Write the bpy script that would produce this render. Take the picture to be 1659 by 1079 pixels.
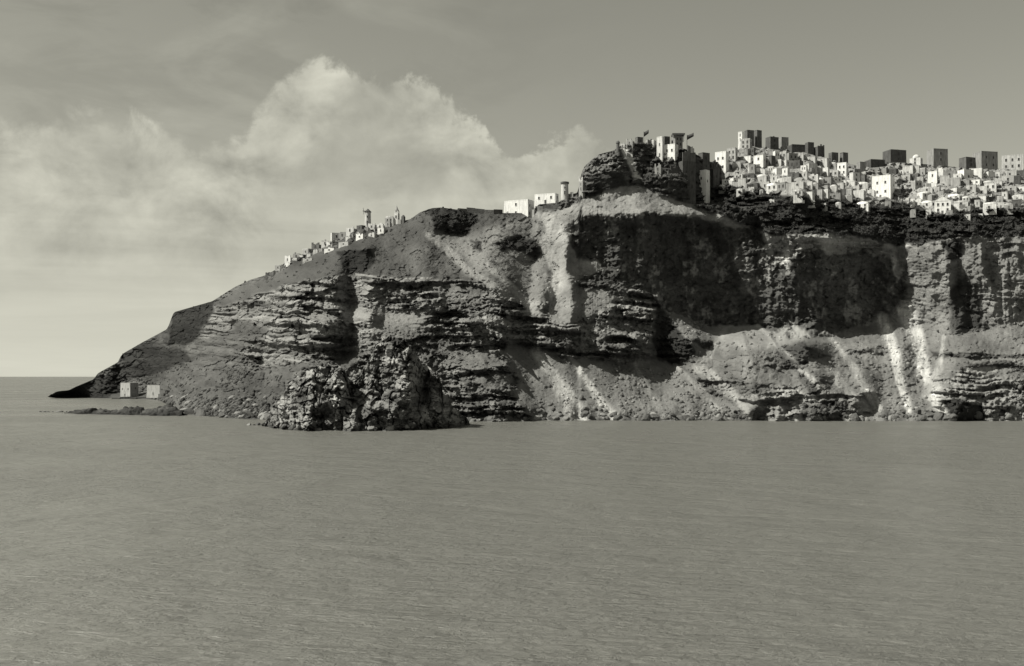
import bpy, math, random
import numpy as np
R = math.radians
SC = bpy.context.scene
COL = SC.collection
for o in list(bpy.data.objects): bpy.data.objects.remove(o)

# ------------------------------------------------------------------ camera
F, CX, HY, CH = 1779.0, 829.5, 610.0, 20.0        # focal length (px of a 1659 px wide picture), centre, horizon row, eye height (m)
cam = bpy.data.cameras.new('camera'); cob = bpy.data.objects.new('camera', cam); COL.objects.link(cob)
cob.location = (0, 0, CH); cob.rotation_euler = (R(90), 0, 0)
cam.sensor_width = 36; cam.lens = 36*F/1659; cam.shift_y = (HY-539.5)/1659
cam.clip_start = 1; cam.clip_end = 200000
SC.camera = cob
# ------------------------------------------------------------------ sky
SUN_AZ, SUN_EL = R(-103), R(48)                     # clockwise from +Y (the view direction); left of the camera
W = bpy.data.worlds.new('World'); SC.world = W; W.use_nodes = True
nt = W.node_tree; nt.nodes.clear()
class NG:
    def __init__(s, t): s.t = t
    def n(s, kind, **kw):
        d = s.t.nodes.new(kind)
        for k, v in kw.items(): setattr(d, k, v)
        return d
    def l(s, a, b): s.t.links.new(a, b)
    def put(s, sock, v):
        if hasattr(v, 'is_output') or isinstance(v, bpy.types.NodeSocket): s.l(v, sock)
        else: sock.default_value = v
    def m(s, op, a, b=0.0, c=0.0, clamp=False):
        d = s.n('ShaderNodeMath', operation=op, use_clamp=clamp)
        for i, v in enumerate((a, b, c)): s.put(d.inputs[i], v)
        return d.outputs[0]
    def sm(s, x, a, b):
        d = s.n('ShaderNodeMapRange', interpolation_type='SMOOTHSTEP')
        s.put(d.inputs['Value'], x); s.put(d.inputs['From Min'], a); s.put(d.inputs['From Max'], b)
        return d.outputs[0]
    def noise(s, vec, scale, detail=4, rough=.5, dist=0):
        d = s.n('ShaderNodeTexNoise'); s.l(vec, d.inputs['Vector'])
        d.inputs['Scale'].default_value = scale; d.inputs['Detail'].default_value = detail
        d.inputs['Roughness'].default_value = rough; d.inputs['Distortion'].default_value = dist
        return d.outputs['Fac']
    def mixf(s, f, a, b):
        d = s.n('ShaderNodeMix', data_type='FLOAT'); s.put(d.inputs[0], f); s.put(d.inputs[2], a); s.put(d.inputs[3], b)
        return d.outputs[0]
    def xyz(s, x, y, z):
        d = s.n('ShaderNodeCombineXYZ')
        for i, v in enumerate((x, y, z)): s.put(d.inputs[i], v)
        return d.outputs[0]
g = NG(nt)
sky = g.n('ShaderNodeTexSky', sky_type='NISHITA', sun_disc=False)
sky.sun_elevation = SUN_EL; sky.sun_rotation = SUN_AZ; sky.air_density = 1.0; sky.dust_density = 1.6; sky.ozone_density = 1.0
sep = g.n('ShaderNodeSeparateColor'); g.l(sky.outputs[0], sep.inputs[0])
lum = g.m('ADD', g.m('MULTIPLY', sep.outputs[0], .55), g.m('ADD', g.m('MULTIPLY', sep.outputs[1], .35), g.m('MULTIPLY', sep.outputs[2], .10)))
tc = g.n('ShaderNodeTexCoord'); sp = g.n('ShaderNodeSeparateXYZ'); g.l(tc.outputs['Generated'], sp.inputs[0])
az = g.m('ARCTAN2', sp.outputs[0], sp.outputs[1])
el = g.m('ARCSINE', sp.outputs[2])
DIR = tc.outputs['Generated']
# upper edge of the cloud bank: elevation over azimuth
edge = [(-60, 9.5), (-35, 11.2), (-24.5, 11.8), (-20.5, 12.5), (-17.6, 11.9), (-14.6, 11.6), (-13.2, 13.0), (-12.2, 14.8), (-11.0, 15.7), (-9.2, 15.7), (-7.6, 15.0),
        (-6.0, 15.0), (-4.6, 15.2), (-3.2, 14.4), (-1.6, 13.0), (-0.6, 11.6), (.3, 11.0), (2.0, 11.9), (4.0, 12.0), (5.2, 11.0), (7.5, 8.8), (12, 6.5), (20, 5.4), (60, 8.0)]
fc = g.n('ShaderNodeFloatCurve'); cm = fc.mapping.curves[0]
pts = [((a+60)/120, e/20) for a, e in edge]
cm.points[0].location = pts[0]; cm.points[1].location = pts[-1]
for p in pts[1:-1]: cm.points.new(*p)
for p in cm.points: p.handle_type = 'AUTO'
fc.mapping.update()
g.l(g.m('ADD', g.m('MULTIPLY', az, 180/math.pi/120), .5, clamp=True), fc.inputs['Value'])
eb = g.m('MULTIPLY', fc.outputs[0], R(20))
n1 = g.noise(DIR, 26, 8, .62, .25); n2 = g.noise(DIR, 9, 5, .55, .3)
wob = g.m('ADD', g.m('MULTIPLY', g.m('SUBTRACT', n1, .5), R(4.6)), g.m('MULTIPLY', g.m('SUBTRACT', n2, .5), R(2.2)))
dep = g.m('SUBTRACT', g.m('ADD', eb, wob), el)      # how deep below the cloud's edge (radians)
# the edge is crisp on the right flank of the tall cumulus, soft on the left bank
soft = g.m('ADD', R(.35), g.m('MULTIPLY', g.sm(az, R(-3), R(-20)), R(.5)))
dens = g.m('MULTIPLY', g.sm(dep, g.m('MULTIPLY', soft, -.6), soft), g.m('SUBTRACT', 1.0, g.m('MULTIPLY', g.m('MULTIPLY', g.sm(n2, .50, .68), g.sm(el, R(6), R(10))), .55)))
body = g.sm(dep, R(1.0), R(12))
puff = g.noise(g.n('ShaderNodeVectorMath', operation='MULTIPLY').outputs[0], 1)  # placeholder vector, linked below
vm = nt.nodes[-2] if nt.nodes[-2].bl_idname == 'ShaderNodeVectorMath' else [x for x in nt.nodes if x.bl_idname == 'ShaderNodeVectorMath'][0]
g.l(DIR, vm.inputs[0]); vm.inputs[1].default_value = (1, 1, 1.5)
pn = [x for x in nt.nodes if x.bl_idname == 'ShaderNodeTexNoise'][-1]
pn.inputs['Scale'].default_value = 16; pn.inputs['Detail'].default_value = 7; pn.inputs['Roughness'].default_value = .55; pn.inputs['Distortion'].default_value = .4
sh = g.m('ADD', g.m('MULTIPLY', g.m('SUBTRACT', puff, .5), .46), g.m('MULTIPLY', g.m('SUBTRACT', n1, .5), .22))
big = g.sm(az, R(-15), R(-8))
ctop = g.m('ADD', g.mixf(big, .32, .31), sh)
bv = g.n('ShaderNodeVectorMath', operation='MULTIPLY'); g.l(DIR, bv.inputs[0]); bv.inputs[1].default_value = (1.6, 1.6, 20)
band = g.m('MULTIPLY', g.m('SUBTRACT', g.noise(bv.outputs[0], 2.0, 5, .55, .4), .5), .16)
cl = g.mixf(g.sm(el, R(8), R(.5)), g.m('ADD', g.mixf(body, ctop, .33), g.m('MULTIPLY', band, g.sm(el, R(12), R(7)))), g.m('ADD', .405, band))
# long thin streaks
sv = g.n('ShaderNodeVectorMath', operation='MULTIPLY'); g.l(DIR, sv.inputs[0]); sv.inputs[1].default_value = (2.6, 2.6, 6.5)
st = g.sm(g.noise(sv.outputs[0], 2.1, 5, .55, .6), .46, .78)
upw = g.m('MULTIPLY', g.sm(az, R(9), R(-12)), st)
SKYK = 0.076
base = g.m('MULTIPLY', lum, SKYK)
base = g.m('MULTIPLY', base, g.m('SUBTRACT', 1.06, g.m('MULTIPLY', g.m('MULTIPLY', g.sm(az, R(9), R(-12)), g.sm(g.noise(sv.outputs[0], 3.4, 5, .6, .8), .40, .66)), .13)))
base = g.m('ADD', base, g.m('MULTIPLY', upw, .06))
tot = g.mixf(dens, base, cl)
tint = g.n('ShaderNodeCombineColor')
for i, k in enumerate((1.0, .985, .83)): g.l(g.m('MULTIPLY', tot, k/.10), tint.inputs[i])
bg = g.n('ShaderNodeBackground'); bg.inputs['Strength'].default_value = .10
g.l(tint.outputs[0], bg.inputs['Color'])
wo = g.n('ShaderNodeOutputWorld'); g.l(bg.outputs[0], wo.inputs[0])
# ------------------------------------------------------------------ sun
sl = bpy.data.lights.new('sun', 'SUN'); sl.energy = 4.5; sl.angle = R(.5); sl.color = (1, .975, .86)
so = bpy.data.objects.new('sun', sl); COL.objects.link(so); so.location = (-300, 0, 400)
from mathutils import Vector, Matrix
sd = Vector((math.sin(SUN_AZ)*math.cos(SUN_EL), math.cos(SUN_AZ)*math.cos(SUN_EL), math.sin(SUN_EL)))
so.rotation_euler = (-sd).to_track_quat('-Z', 'Y').to_euler()
vs = SC.view_settings; vs.view_transform = 'Standard'; vs.look = 'None'; vs.exposure = .66; vs.gamma = 1; vs.use_curve_mapping = False

# ------------------------------------------------------------------ materials
def material(name, col, rough=.9, var=.25, nscale=.6, bump=.0, bscale=1.0, attr=False, spec=.2, streak=0.0, objvar=0.0):
    m = bpy.data.materials.new(name); m.use_nodes = True; t = m.node_tree; h = NG(t)
    b = t.nodes['Principled BSDF']; b.inputs['Roughness'].default_value = rough; b.inputs['Specular IOR Level'].default_value = spec
    tcn = h.n('ShaderNodeTexCoord'); geo = h.n('ShaderNodeNewGeometry'); P = geo.outputs['Position']
    f = h.m('ADD', 1-var, h.m('MULTIPLY', h.noise(P, nscale, 6, .65), 2*var))
    if streak:
        sv = h.n('ShaderNodeVectorMath', operation='MULTIPLY'); h.l(P, sv.inputs[0]); sv.inputs[1].default_value = (1, 1, .14)
        f = h.m('MULTIPLY', f, h.m('ADD', 1-streak, h.m('MULTIPLY', h.sm(h.noise(sv.outputs[0], 1.3, 5, .6), .35, .62), streak)))
    if objvar:
        oi = h.n('ShaderNodeObjectInfo'); f = h.m('MULTIPLY', f, h.m('ADD', 1-objvar, h.m('MULTIPLY', oi.outputs['Random'], 1.3*objvar)))
    mul = h.n('ShaderNodeVectorMath', operation='SCALE')
    if attr:
        a = h.n('ShaderNodeAttribute', attribute_name='alb'); h.l(a.outputs['Color'], mul.inputs[0])
    else: mul.inputs[0].default_value = (col, col, col) if not isinstance(col, tuple) else col
    h.l(f, mul.inputs['Scale']); h.l(mul.outputs[0], b.inputs['Base Color'])
    if bump:
        bn = h.n('ShaderNodeBump'); bn.inputs['Strength'].default_value = 1; bn.inputs['Distance'].default_value = bump
        h.l(h.noise(P, bscale, 8, .68), bn.inputs['Height']); h.l(bn.outputs[0], b.inputs['Normal'])
    return m
M = dict(
    rock=material('volcanic_rock', 1, .95, .42, .55, .55, .8, attr=True, spec=.1),
    boulder=material('dark_lava', .085, .95, .5, .25, .35, 1.5, spec=.15),
    boulder2=material('grey_lava', .19, .95, .4, .25, .35, 1.5, spec=.15),
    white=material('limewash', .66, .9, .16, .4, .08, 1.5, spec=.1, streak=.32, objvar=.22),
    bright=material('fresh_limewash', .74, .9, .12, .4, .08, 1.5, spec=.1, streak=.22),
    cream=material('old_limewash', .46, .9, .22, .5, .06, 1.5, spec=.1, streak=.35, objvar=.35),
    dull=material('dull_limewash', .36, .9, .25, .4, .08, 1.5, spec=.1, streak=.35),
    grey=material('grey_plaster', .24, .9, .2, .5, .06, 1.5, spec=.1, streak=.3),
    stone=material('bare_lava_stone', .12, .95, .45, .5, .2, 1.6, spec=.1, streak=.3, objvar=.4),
    roofd=material('earth_roof', .10, .95, .25, .5, spec=.1),
    roofl=material('pale_earth_roof', .5, .95, .2, .5, spec=.1),
    dark=material('dark_opening', .03, .6, .2, .5, spec=.3),  # solid dark panes; the shade inside the openings put into the colour
    wood=material('weathered_wood', .12, .8, .3, 2, spec=.2),
    cloth=material('flag_cloth', .06, .8, .2, 1, spec=.1),
    leaf=material('scrub_leaf', .055, .8, .35, .3, spec=.2),
    bark=material('bark', .08, .9, .3, 2, spec=.1),
)

# ------------------------------------------------------------------ noise
rng = np.random.default_rng(7)
TAB = rng.random((512, 512)).astype(np.float32)
def vnoise(x, y, seed=0):
    xi = np.floor(x).astype(np.int64); yi = np.floor(y).astype(np.int64); fx = (x-xi).astype(np.float32); fy = (y-yi).astype(np.float32)
    fx = fx*fx*fx*(fx*(fx*6-15)+10); fy = fy*fy*fy*(fy*(fy*6-15)+10)
    xi = xi+seed*37; yi = yi+seed*91
    a = TAB[xi & 511, yi & 511]; b = TAB[(xi+1) & 511, yi & 511]; c = TAB[xi & 511, (yi+1) & 511]; d = TAB[(xi+1) & 511, (yi+1) & 511]
    return (a*(1-fx)+b*fx)*(1-fy)+(c*(1-fx)+d*fx)*fy
def fbm(x, y, oct=5, seed=0, gain=.5):
    s = 0; a = 1; t = 0
    for i in range(oct):
        s = s+a*(vnoise(x*2**i, y*2**i, seed+i*3)-.5); t += a; a *= gain
    return s/t*2
def worley(x, y, seed=0):
    xi = np.floor(x).astype(np.int64); yi = np.floor(y).astype(np.int64)
    f1 = np.full(x.shape, 9., np.float32); f2 = f1.copy(); idv = np.zeros(x.shape, np.float32)
    for i in (-1, 0, 1):
        for j in (-1, 0, 1):
            cx, cy = xi+i+seed*17, yi+j+seed*29
            px = xi+i+TAB[cx & 511, cy & 511]; py = yi+j+TAB[(cx+101) & 511, (cy+57) & 511]
            d = np.hypot(x-px, y-py).astype(np.float32); r = TAB[(cx+211) & 511, (cy+173) & 511]
            near = d < f1
            f2 = np.where(near, f1, np.minimum(f2, d)); idv = np.where(near, r, idv); f1 = np.where(near, d, f1)
    return f1, f2, idv
def facets(x, y, seed=0, tilt=1.0):
    """angular blocks: each cell has its own offset and its own tilted face"""
    xi = np.floor(x).astype(np.int64); yi = np.floor(y).astype(np.int64); best = np.full(x.shape, 9., np.float32); out = np.zeros(x.shape, np.float32); idv = out.copy()
    for i in (-1, 0, 1):
        for j in (-1, 0, 1):
            cx, cy = xi+i+seed*17, yi+j+seed*29; dx = x-(xi+i+TAB[cx & 511, cy & 511]); dy = y-(yi+j+TAB[(cx+101) & 511, (cy+57) & 511]); d = np.abs(dx)+np.abs(dy)*.9
            r = TAB[(cx+211) & 511, (cy+173) & 511]; g_ = TAB[(cx+31) & 511, (cy+307) & 511]-.5; h_ = TAB[(cx+67) & 511, (cy+401) & 511]-.5
            v = (r-.5)+(dx*g_+dy*h_)*2.2*tilt; nr = d < best; out = np.where(nr, v, out); idv = np.where(nr, r, idv); best = np.where(nr, d, best)
    return out, idv
def sstep(x, a, b):
    t = np.clip((x-a)/(b-a), 0, 1); return t*t*(3-2*t)
def interp(pts, x):
    p = np.array(pts, float); return np.interp(x, p[:, 0], p[:, 1])
def blur(a, k, axis):
    if k < 1: return a
    for _ in range(3):
        pad = [(0, 0), (0, 0)]; pad[axis] = (k, k)
        b = np.pad(a, pad, mode='edge'); c = np.cumsum(b, axis=axis); z = np.zeros_like(np.take(c, [0], axis)); c = np.concatenate([z, c], axis)
        n = 2*k+1; L = a.shape[axis]
        a = (np.take(c, np.arange(n, n+L), axis)-np.take(c, np.arange(0, L), axis))/n
    return a

# ------------------------------------------------------------------ headland: a surface of slopes integrated upward from the waterline
X0, X1, NX, NR = 84, 2000, 1500, 430
PX = np.linspace(X0, X1, NX)
WATER = [(84, 642), (92, 643), (160, 645), (255, 647), (272, 656), (292, 669), (315, 673), (340, 675), (395, 679), (430, 680), (700, 682), (800, 683),
         (870, 682), (900, 681), (1200, 681.5), (1615, 682), (2000, 683)]
RIDGE = [(84, 639), (92, 634), (112, 632), (124, 626), (153, 614), (158, 605), (194, 585), (197, 574), (230, 555), (271, 533), (275, 523), (281, 506), (312, 497), (344, 488), (380, 465), (406, 453), (430, 446), (446, 437),
         (468, 421), (513, 402), (559, 379), (585, 370), (615, 364), (640, 361), (665, 355), (680, 344), (700, 337), (715, 336), (758, 342), (800, 345), (862, 345), (872, 331), (905, 328), (920, 316), (937, 312), (940, 285), (947, 269),
         (967, 251), (996, 243), (1003, 236), (1033, 231), (1070, 235), (1110, 241), (1128, 250), (1150, 262), (1165, 262), (1185, 250), (1205, 236), (1260, 240), (1300, 246), (1350, 259), (1400, 271), (1450, 263), (1500, 266), (1560, 272), (1640, 274), (2000, 290)]
DRIDGE = [(84, 1015), (150, 1050), (195, 1070), (240, 1030), (280, 900), (350, 760), (450, 655), (600, 625), (700, 615), (800, 612), (870, 622), (930, 618), (1000, 618), (1120, 622), (1165, 655), (1210, 690), (1300, 690), (1450, 680), (2000, 680)]
pw = interp(WATER, PX); pr = interp(RIDGE, PX)
pr = blur(pr[None], 1, 1)[0]; pw = blur(pw[None], 2, 1)[0]
pw = pw+fbm(PX/13, PX*0, 4, 7)*1.6*np.clip((PX-300)/40, 0, 1); dw = CH*F/(pw-HY); kk = 3
dw = blur(dw[None], kk, 1)[0]
SHORE = [(84, 642), (255, 647), (272, 656), (292, 669), (315, 673), (400, 678), (600, 681), (900, 681.5), (2000, 683)]
dw_bg = blur((CH*F/(interp(SHORE, PX)-HY))[None], 9, 1)[0]        # the shore without its promontory
drg = interp(DRIDGE, PX)
V = np.linspace(0, 1, NR)[:, None]
PYG = pw[None]*(1-V)+pr[None]*V; PXG = np.repeat(PX[None], NR, 0)
# ragged borders between kinds of ground
WX = PXG+fbm(PXG/22, PYG/22, 4, 11)*9; WY = PYG+fbm(PXG/22, PYG/22, 4, 23)*8
S = np.full(PXG.shape, 40.); A = np.full(PXG.shape, .14); RK = np.full(PXG.shape, .7); T = np.full(PXG.shape, .25)
OFF = np.zeros(PXG.shape); RUB = np.zeros(PXG.shape); SCR = np.zeros(PXG.shape)
def sdist(poly):
    p = np.array(poly, float); x0, y0 = p.min(0)-22; x1, y1 = p.max(0)+22
    sel = (WX > x0) & (WX < x1) & (WY > y0) & (WY < y1)
    x = WX[sel]; y = WY[sel]; ins = np.zeros(x.shape, bool); d = np.full(x.shape, 1e9)
    for i in range(len(p)):
        (ax, ay), (bx, by) = p[i], p[(i+1) % len(p)]
        if ay != by:
            c = ((ay > y) != (by > y)) & (x < (bx-ax)*(y-ay)/(by-ay)+ax); ins ^= c
        ex, ey = bx-ax, by-ay; t = np.clip(((x-ax)*ex+(y-ay)*ey)/(ex*ex+ey*ey+1e-9), 0, 1)
        d = np.minimum(d, np.hypot(x-ax-t*ex, y-ay-t*ey))
    out = np.full(PXG.shape, -99.); out[sel] = np.where(ins, d, -d); return out
def zone(poly, s=None, a=None, r=None, t=None, w=3, off=None, rub=None, scr=None):
    m = sstep(sdist(poly), -w, w)
    for arr, v in ((S, s), (A, a), (RK, r), (T, t), (RUB, rub), (SCR, scr)):
        if v is not None: arr[:] = arr*(1-m)+v*m
    if off is not None: OFF[:] = OFF+off*m
    return m
def streak(path, w0, w1, a, soft=.6, **kw):
    best = np.zeros(PXG.shape)
    for i in range(len(path)-1):
        (ax, ay), (bx, by) = path[i], path[i+1]; ex, ey = bx-ax, by-ay
        x = PXG+fbm(PXG/12, PYG/30, 3, 41)*3; y = PYG
        t = np.clip(((x-ax)*ex+(y-ay)*ey)/(ex*ex+ey*ey), 0, 1); d = np.hypot(x-ax-t*ex, y-ay-t*ey)
        f = (i+t)/(len(path)-1); w = w0+(w1-w0)*f
        best = np.maximum(best, sstep(-d, -w*(1+soft), -w*(1-soft)))
    best *= .86+.35*fbm(PXG/9, PYG/20, 4, 51)+.75*fbm(PXG/2.6, PYG/6, 4, 53)
    best = np.clip(best, 0, 1)
    A[:] = A*(1-best)+a*best; RK[:] = RK*(1-best*.7)
    for k, arr in (('s', S),):
        if k in kw: arr[:] = arr*(1-best)+kw[k]*best
# upper slopes
zone([(330, 500), (420, 455), (520, 405), (600, 380), (660, 350), (700, 330), (900, 335), (900, 440), (870, 470), (800, 470), (740, 455), (660, 450), (560, 445), (480, 470), (400, 500)], 30, .11, .16, 0, scr=.10)
zone([(690, 375), (760, 385), (870, 340), (905, 350), (885, 440), (905, 490), (850, 490), (830, 445), (770, 445), (740, 420)], 33, .25, .14, 0, w=9)
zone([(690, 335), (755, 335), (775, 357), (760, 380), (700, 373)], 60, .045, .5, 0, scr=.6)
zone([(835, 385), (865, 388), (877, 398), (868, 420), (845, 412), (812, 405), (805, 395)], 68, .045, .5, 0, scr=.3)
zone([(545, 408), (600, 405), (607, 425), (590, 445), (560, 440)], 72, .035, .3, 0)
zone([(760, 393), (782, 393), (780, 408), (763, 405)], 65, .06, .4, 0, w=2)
zone([(630, 410), (700, 395), (760, 420), (770, 445), (680, 448)], 33, .15, .14, 0, w=10)
# ash chute left of the great wall and the ash above it
zone([(868, 345), (935, 345), (925, 370), (927, 395), (935, 420), (968, 427), (978, 440), (932, 452), (917, 475), (905, 500), (917, 525), (888, 520), (895, 495), (888, 470), (895, 440), (882, 420), (876, 395), (885, 375)], 44, .43, .10, 0, w=3)
zone([(900, 345), (935, 330), (960, 318), (1000, 301), (1040, 304), (1100, 322), (1150, 342), (1222, 367), (1200, 374), (1150, 364), (1100, 354), (1060, 350), (1020, 353), (960, 358), (925, 375), (895, 370)], 38, .34, .14, 0, w=2.5)
zone([(893, 485), (925, 463), (975, 468), (1012, 488), (962, 508), (930, 527), (893, 527)], 36, .30, .14, 0)
# layered lava cliffs
zone([(440, 470), (530, 447), (640, 450), (760, 455), (830, 475), (890, 525), (930, 527), (960, 508), (1020, 472), (1060, 470), (1064, 500), (1067, 580), (1000, 587), (930, 577), (890, 562), (830, 555), (815, 572), (760, 562), (700, 542), (640, 532), (600, 560), (540, 582), (430, 592), (380, 562), (330, 545), (350, 500)], 66, .26, .7, 1.0)
zone([(600, 500), (690, 505), (690, 535), (640, 555), (610, 535)], 33, .26, .15, 0, w=6)
zone([(555, 495), (590, 498), (602, 520), (565, 522)], 34, .30, .15, 0, w=4)
zone([(700, 455), (790, 470), (770, 485), (690, 478)], 36, .2, .3, .2, w=5)
zone([(840, 480), (880, 492), (886, 512), (850, 508)], 36, .36, .15, 0, w=3)
zone([(480, 505), (540, 498), (552, 512), (500, 522)], 34, .26, .3, .2, w=4)
zone([(330, 555), (400, 520), (440, 530), (420, 560), (350, 580)], 38, .12, .5, .4, w=8)
# left end
zone([(272, 555), (275, 523), (281, 500), (348, 484), (352, 502), (340, 522), (320, 546), (300, 557)], 76, .04, .7, .2, w=3)  # dark basalt, darkened further to carry the bluff's shade
zone([(188, 600), (195, 575), (230, 552), (290, 562), (312, 582), (290, 602), (240, 612), (200, 614)], 66, .05, .7, .2, w=5)
zone([(84, 645), (90, 630), (125, 622), (155, 612), (195, 602), (200, 646)], 45, .055, .6, .1)
zone([(228, 615), (300, 590), (330, 600), (430, 600), (475, 620), (430, 695), (240, 676)], 33, .12, .6, 0, w=6, rub=1)
zone([(430, 600), (540, 582), (600, 562), (560, 600), (470, 615)], 33, .14, .35, 0, w=5, rub=.5)
zone([(180, 637), (268, 635), (262, 652), (180, 650)], 12, .12, .1, 0, w=2)
# promontory crags
zone([(425, 696), (450, 650), (475, 605), (530, 588), (560, 600), (610, 545), (660, 552), (700, 600), (730, 640), (756, 692), (600, 702), (480, 702)], 55, .24, .8, .35, rub=.12)
zone([(712, 590), (760, 567), (815, 567), (838, 602), (838, 640), (868, 684), (756, 688), (735, 640)], 60, .2, .8, .6)
zone([(720, 562), (800, 572), (818, 590), (760, 600), (728, 590)], 36, .18, .2, 0, w=4)
zone([(760, 615), (820, 605), (832, 622), (790, 632)], 36, .2, .3, 0, w=4)
# lower scree
zone([(812, 555), (885, 567), (935, 580), (1000, 590), (1070, 582), (1110, 600), (1160, 640), (1205, 665), (1212, 684), (866, 684), (838, 640), (836, 602)], 34, .22, .06, 0, rub=.10)
zone([(1000, 600), (1080, 600), (1150, 645), (1200, 684), (960, 684)], None, .22, .15, 0, w=14, rub=.5)
zone([(1060, 478), (1085, 508), (1120, 558), (1124, 580), (1090, 587), (1062, 582)], 76, .055, .6, .4)  # shadow cast by the cliff's end, put into a dark rock tone
# lower right slopes
zone([(1066, 488), (1120, 513), (1145, 528), (1195, 528), (1260, 538), (1290, 549), (1340, 540), (1430, 511), (1480, 518), (1545, 540), (1615, 518), (2000, 530), (2000, 690), (1212, 690), (1205, 665), (1110, 600), (1124, 570)], 34, .225, .26, .08, rub=.2)
zone([(1138, 530), (1220, 520), (1297, 552), (1250, 564), (1170, 567)], 34, .34, .08, 0, w=5)
zone([(1160, 575), (1240, 572), (1280, 600), (1220, 612), (1175, 600)], 40, .23, .35, .2, w=6)
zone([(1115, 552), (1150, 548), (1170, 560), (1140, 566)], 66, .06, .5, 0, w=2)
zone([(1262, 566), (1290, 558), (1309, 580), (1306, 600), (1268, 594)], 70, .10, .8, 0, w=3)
zone([(1290, 602), (1330, 610), (1347, 636), (1310, 634)], 62, .10, .7, 0, w=3)
zone([(1130, 612), (1200, 612), (1250, 630), (1240, 650), (1180, 640)], 52, .19, .5, .3, w=4)
zone([(1200, 642), (1260, 626), (1330, 640), (1400, 642), (1412, 670), (1390, 690), (1205, 690)], 52, .36, .4, .5, w=4)
zone([(1195, 660), (1225, 655), (1245, 668), (1240, 690), (1190, 690)], 58, .13, .6, 0, w=4, rub=.4)
zone([(1300, 655), (1345, 648), (1372, 660), (1370, 690), (1300, 690)], 62, .13, .6, .2, w=3)
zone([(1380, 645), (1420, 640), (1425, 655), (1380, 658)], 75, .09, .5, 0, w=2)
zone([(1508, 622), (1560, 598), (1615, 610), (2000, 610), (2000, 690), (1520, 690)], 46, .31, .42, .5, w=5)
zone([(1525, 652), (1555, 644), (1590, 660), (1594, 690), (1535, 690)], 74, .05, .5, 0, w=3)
for p in ([(1376, 566), (1432, 568), (1430, 574), (1380, 573)], [(1500, 566), (1560, 570), (1615, 575), (2000, 580), (2000, 588), (1560, 580), (1510, 575)], [(1560, 590), (1615, 586), (2000, 590), (2000, 596), (1580, 598)], [(1270, 570), (1300, 556), (1345, 575), (1320, 582)]):
    zone(p, 78, .10, .4, .2, w=2)
# great wall: dark lava rock with its shade also put into the tone
wall = [(938, 348), (924, 370), (927, 396), (935, 419), (968, 426), (1012, 451), (1062, 486), (1072, 500), (1120, 515), (1146, 531), (1195, 530), (1222, 523), (1262, 540), (1291, 551), (1340, 542), (1400, 527), (1430, 512), (1452, 500), (1463, 480), (1452, 430), (1436, 412), (1400, 404), (1350, 408), (1330, 398), (1285, 410), (1262, 402), (1238, 384), (1225, 374), (1190, 367), (1130, 351), (1070, 344), (1020, 347)]
wm = zone(wall, 90, .115, .6, .12, w=2.5)
zone([(1112, 418), (1150, 410), (1178, 413), (1176, 440), (1160, 452), (1125, 446)], None, .22, .7, None, w=5)  # sunlit left face of a buttress put into the albedo
zone([(1190, 405), (1215, 398), (1219, 430), (1213, 476), (1200, 476), (1203, 440), (1188, 425)], None, .22, .7, None, w=4)  # lit buttress column painted paler than the wall
zone([(1108, 388), (1118, 366), (1124, 392)], None, .2, None, None, w=3)
zone([(1300, 425), (1400, 412), (1425, 470), (1400, 510), (1340, 510)], None, .15, .7, None, w=10)  # paler tone stands for light on the buttress faces
# pale strata over the wall, cliff at the right
zone([(1235, 380), (1330, 376), (1430, 392), (1470, 395), (1478, 420), (1460, 432), (1440, 412), (1400, 404), (1350, 410), (1330, 400), (1283, 414), (1274, 446), (1262, 408), (1240, 392)], 52, .42, .5, .5, w=3)  # the tip pointing down paints a lit buttress wedge
zone([(1462, 400), (1530, 386), (1615, 385), (2000, 390), (2000, 530), (1615, 520), (1590, 538), (1545, 544), (1510, 531), (1480, 521), (1464, 482), (1475, 430)], 78, .26, .32, .15, w=3)
zone([(1443, 400), (1466, 396), (1467, 440), (1455, 450), (1445, 425)], 66, .55, .3, .2, w=3)
zone([(1578, 385), (1640, 380), (1640, 430), (1600, 425)], 60, .30, .5, .3, w=5)
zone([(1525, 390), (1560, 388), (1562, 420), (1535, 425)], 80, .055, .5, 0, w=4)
zone([(1540, 470), (1560, 440), (1590, 480), (1590, 535), (1545, 540)], None, .07, None, None, w=6)  # shadow in the cliff's recess, painted by albedo alone
# ground of the village and the dark scrub under it
zone([(1150, 225), (2000, 225), (2000, 340), (1620, 338), (1560, 342), (1520, 348), (1490, 335), (1450, 333), (1400, 330), (1320, 325), (1250, 312), (1200, 305), (1160, 300)], 36, .36, .5, .2, w=5, scr=.22)
zone([(1040, 300), (1130, 320), (1160, 298), (1200, 303), (1250, 310), (1320, 322), (1400, 327), (1450, 331), (1490, 333), (1520, 346), (1560, 340), (1620, 336), (2000, 340), (2000, 385), (1615, 382), (1530, 386), (1470, 394), (1430, 390), (1330, 375), (1240, 380), (1218, 366), (1150, 342), (1100, 322)], 46, .055, .75, .5, w=3, scr=1)
# castle rock
zone([(930, 322), (937, 305), (942, 275), (947, 262), (967, 240), (1000, 230), (1020, 258), (1034, 290), (1020, 300), (1000, 303), (965, 318)], 80, .17, .9, .5, w=2)
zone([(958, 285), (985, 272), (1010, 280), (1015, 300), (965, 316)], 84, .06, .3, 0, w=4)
zone([(1000, 220), (1135, 240), (1172, 262), (1172, 300), (1130, 322), (1080, 318), (1040, 303), (1030, 285)], 74, .10, .8, .3, w=3, scr=.3)
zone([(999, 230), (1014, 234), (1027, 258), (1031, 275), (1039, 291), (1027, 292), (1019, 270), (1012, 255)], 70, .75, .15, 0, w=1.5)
zone([(937, 290), (947, 283), (950, 308), (938, 312)], 76, .55, .2, 0, w=1.6)
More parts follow.
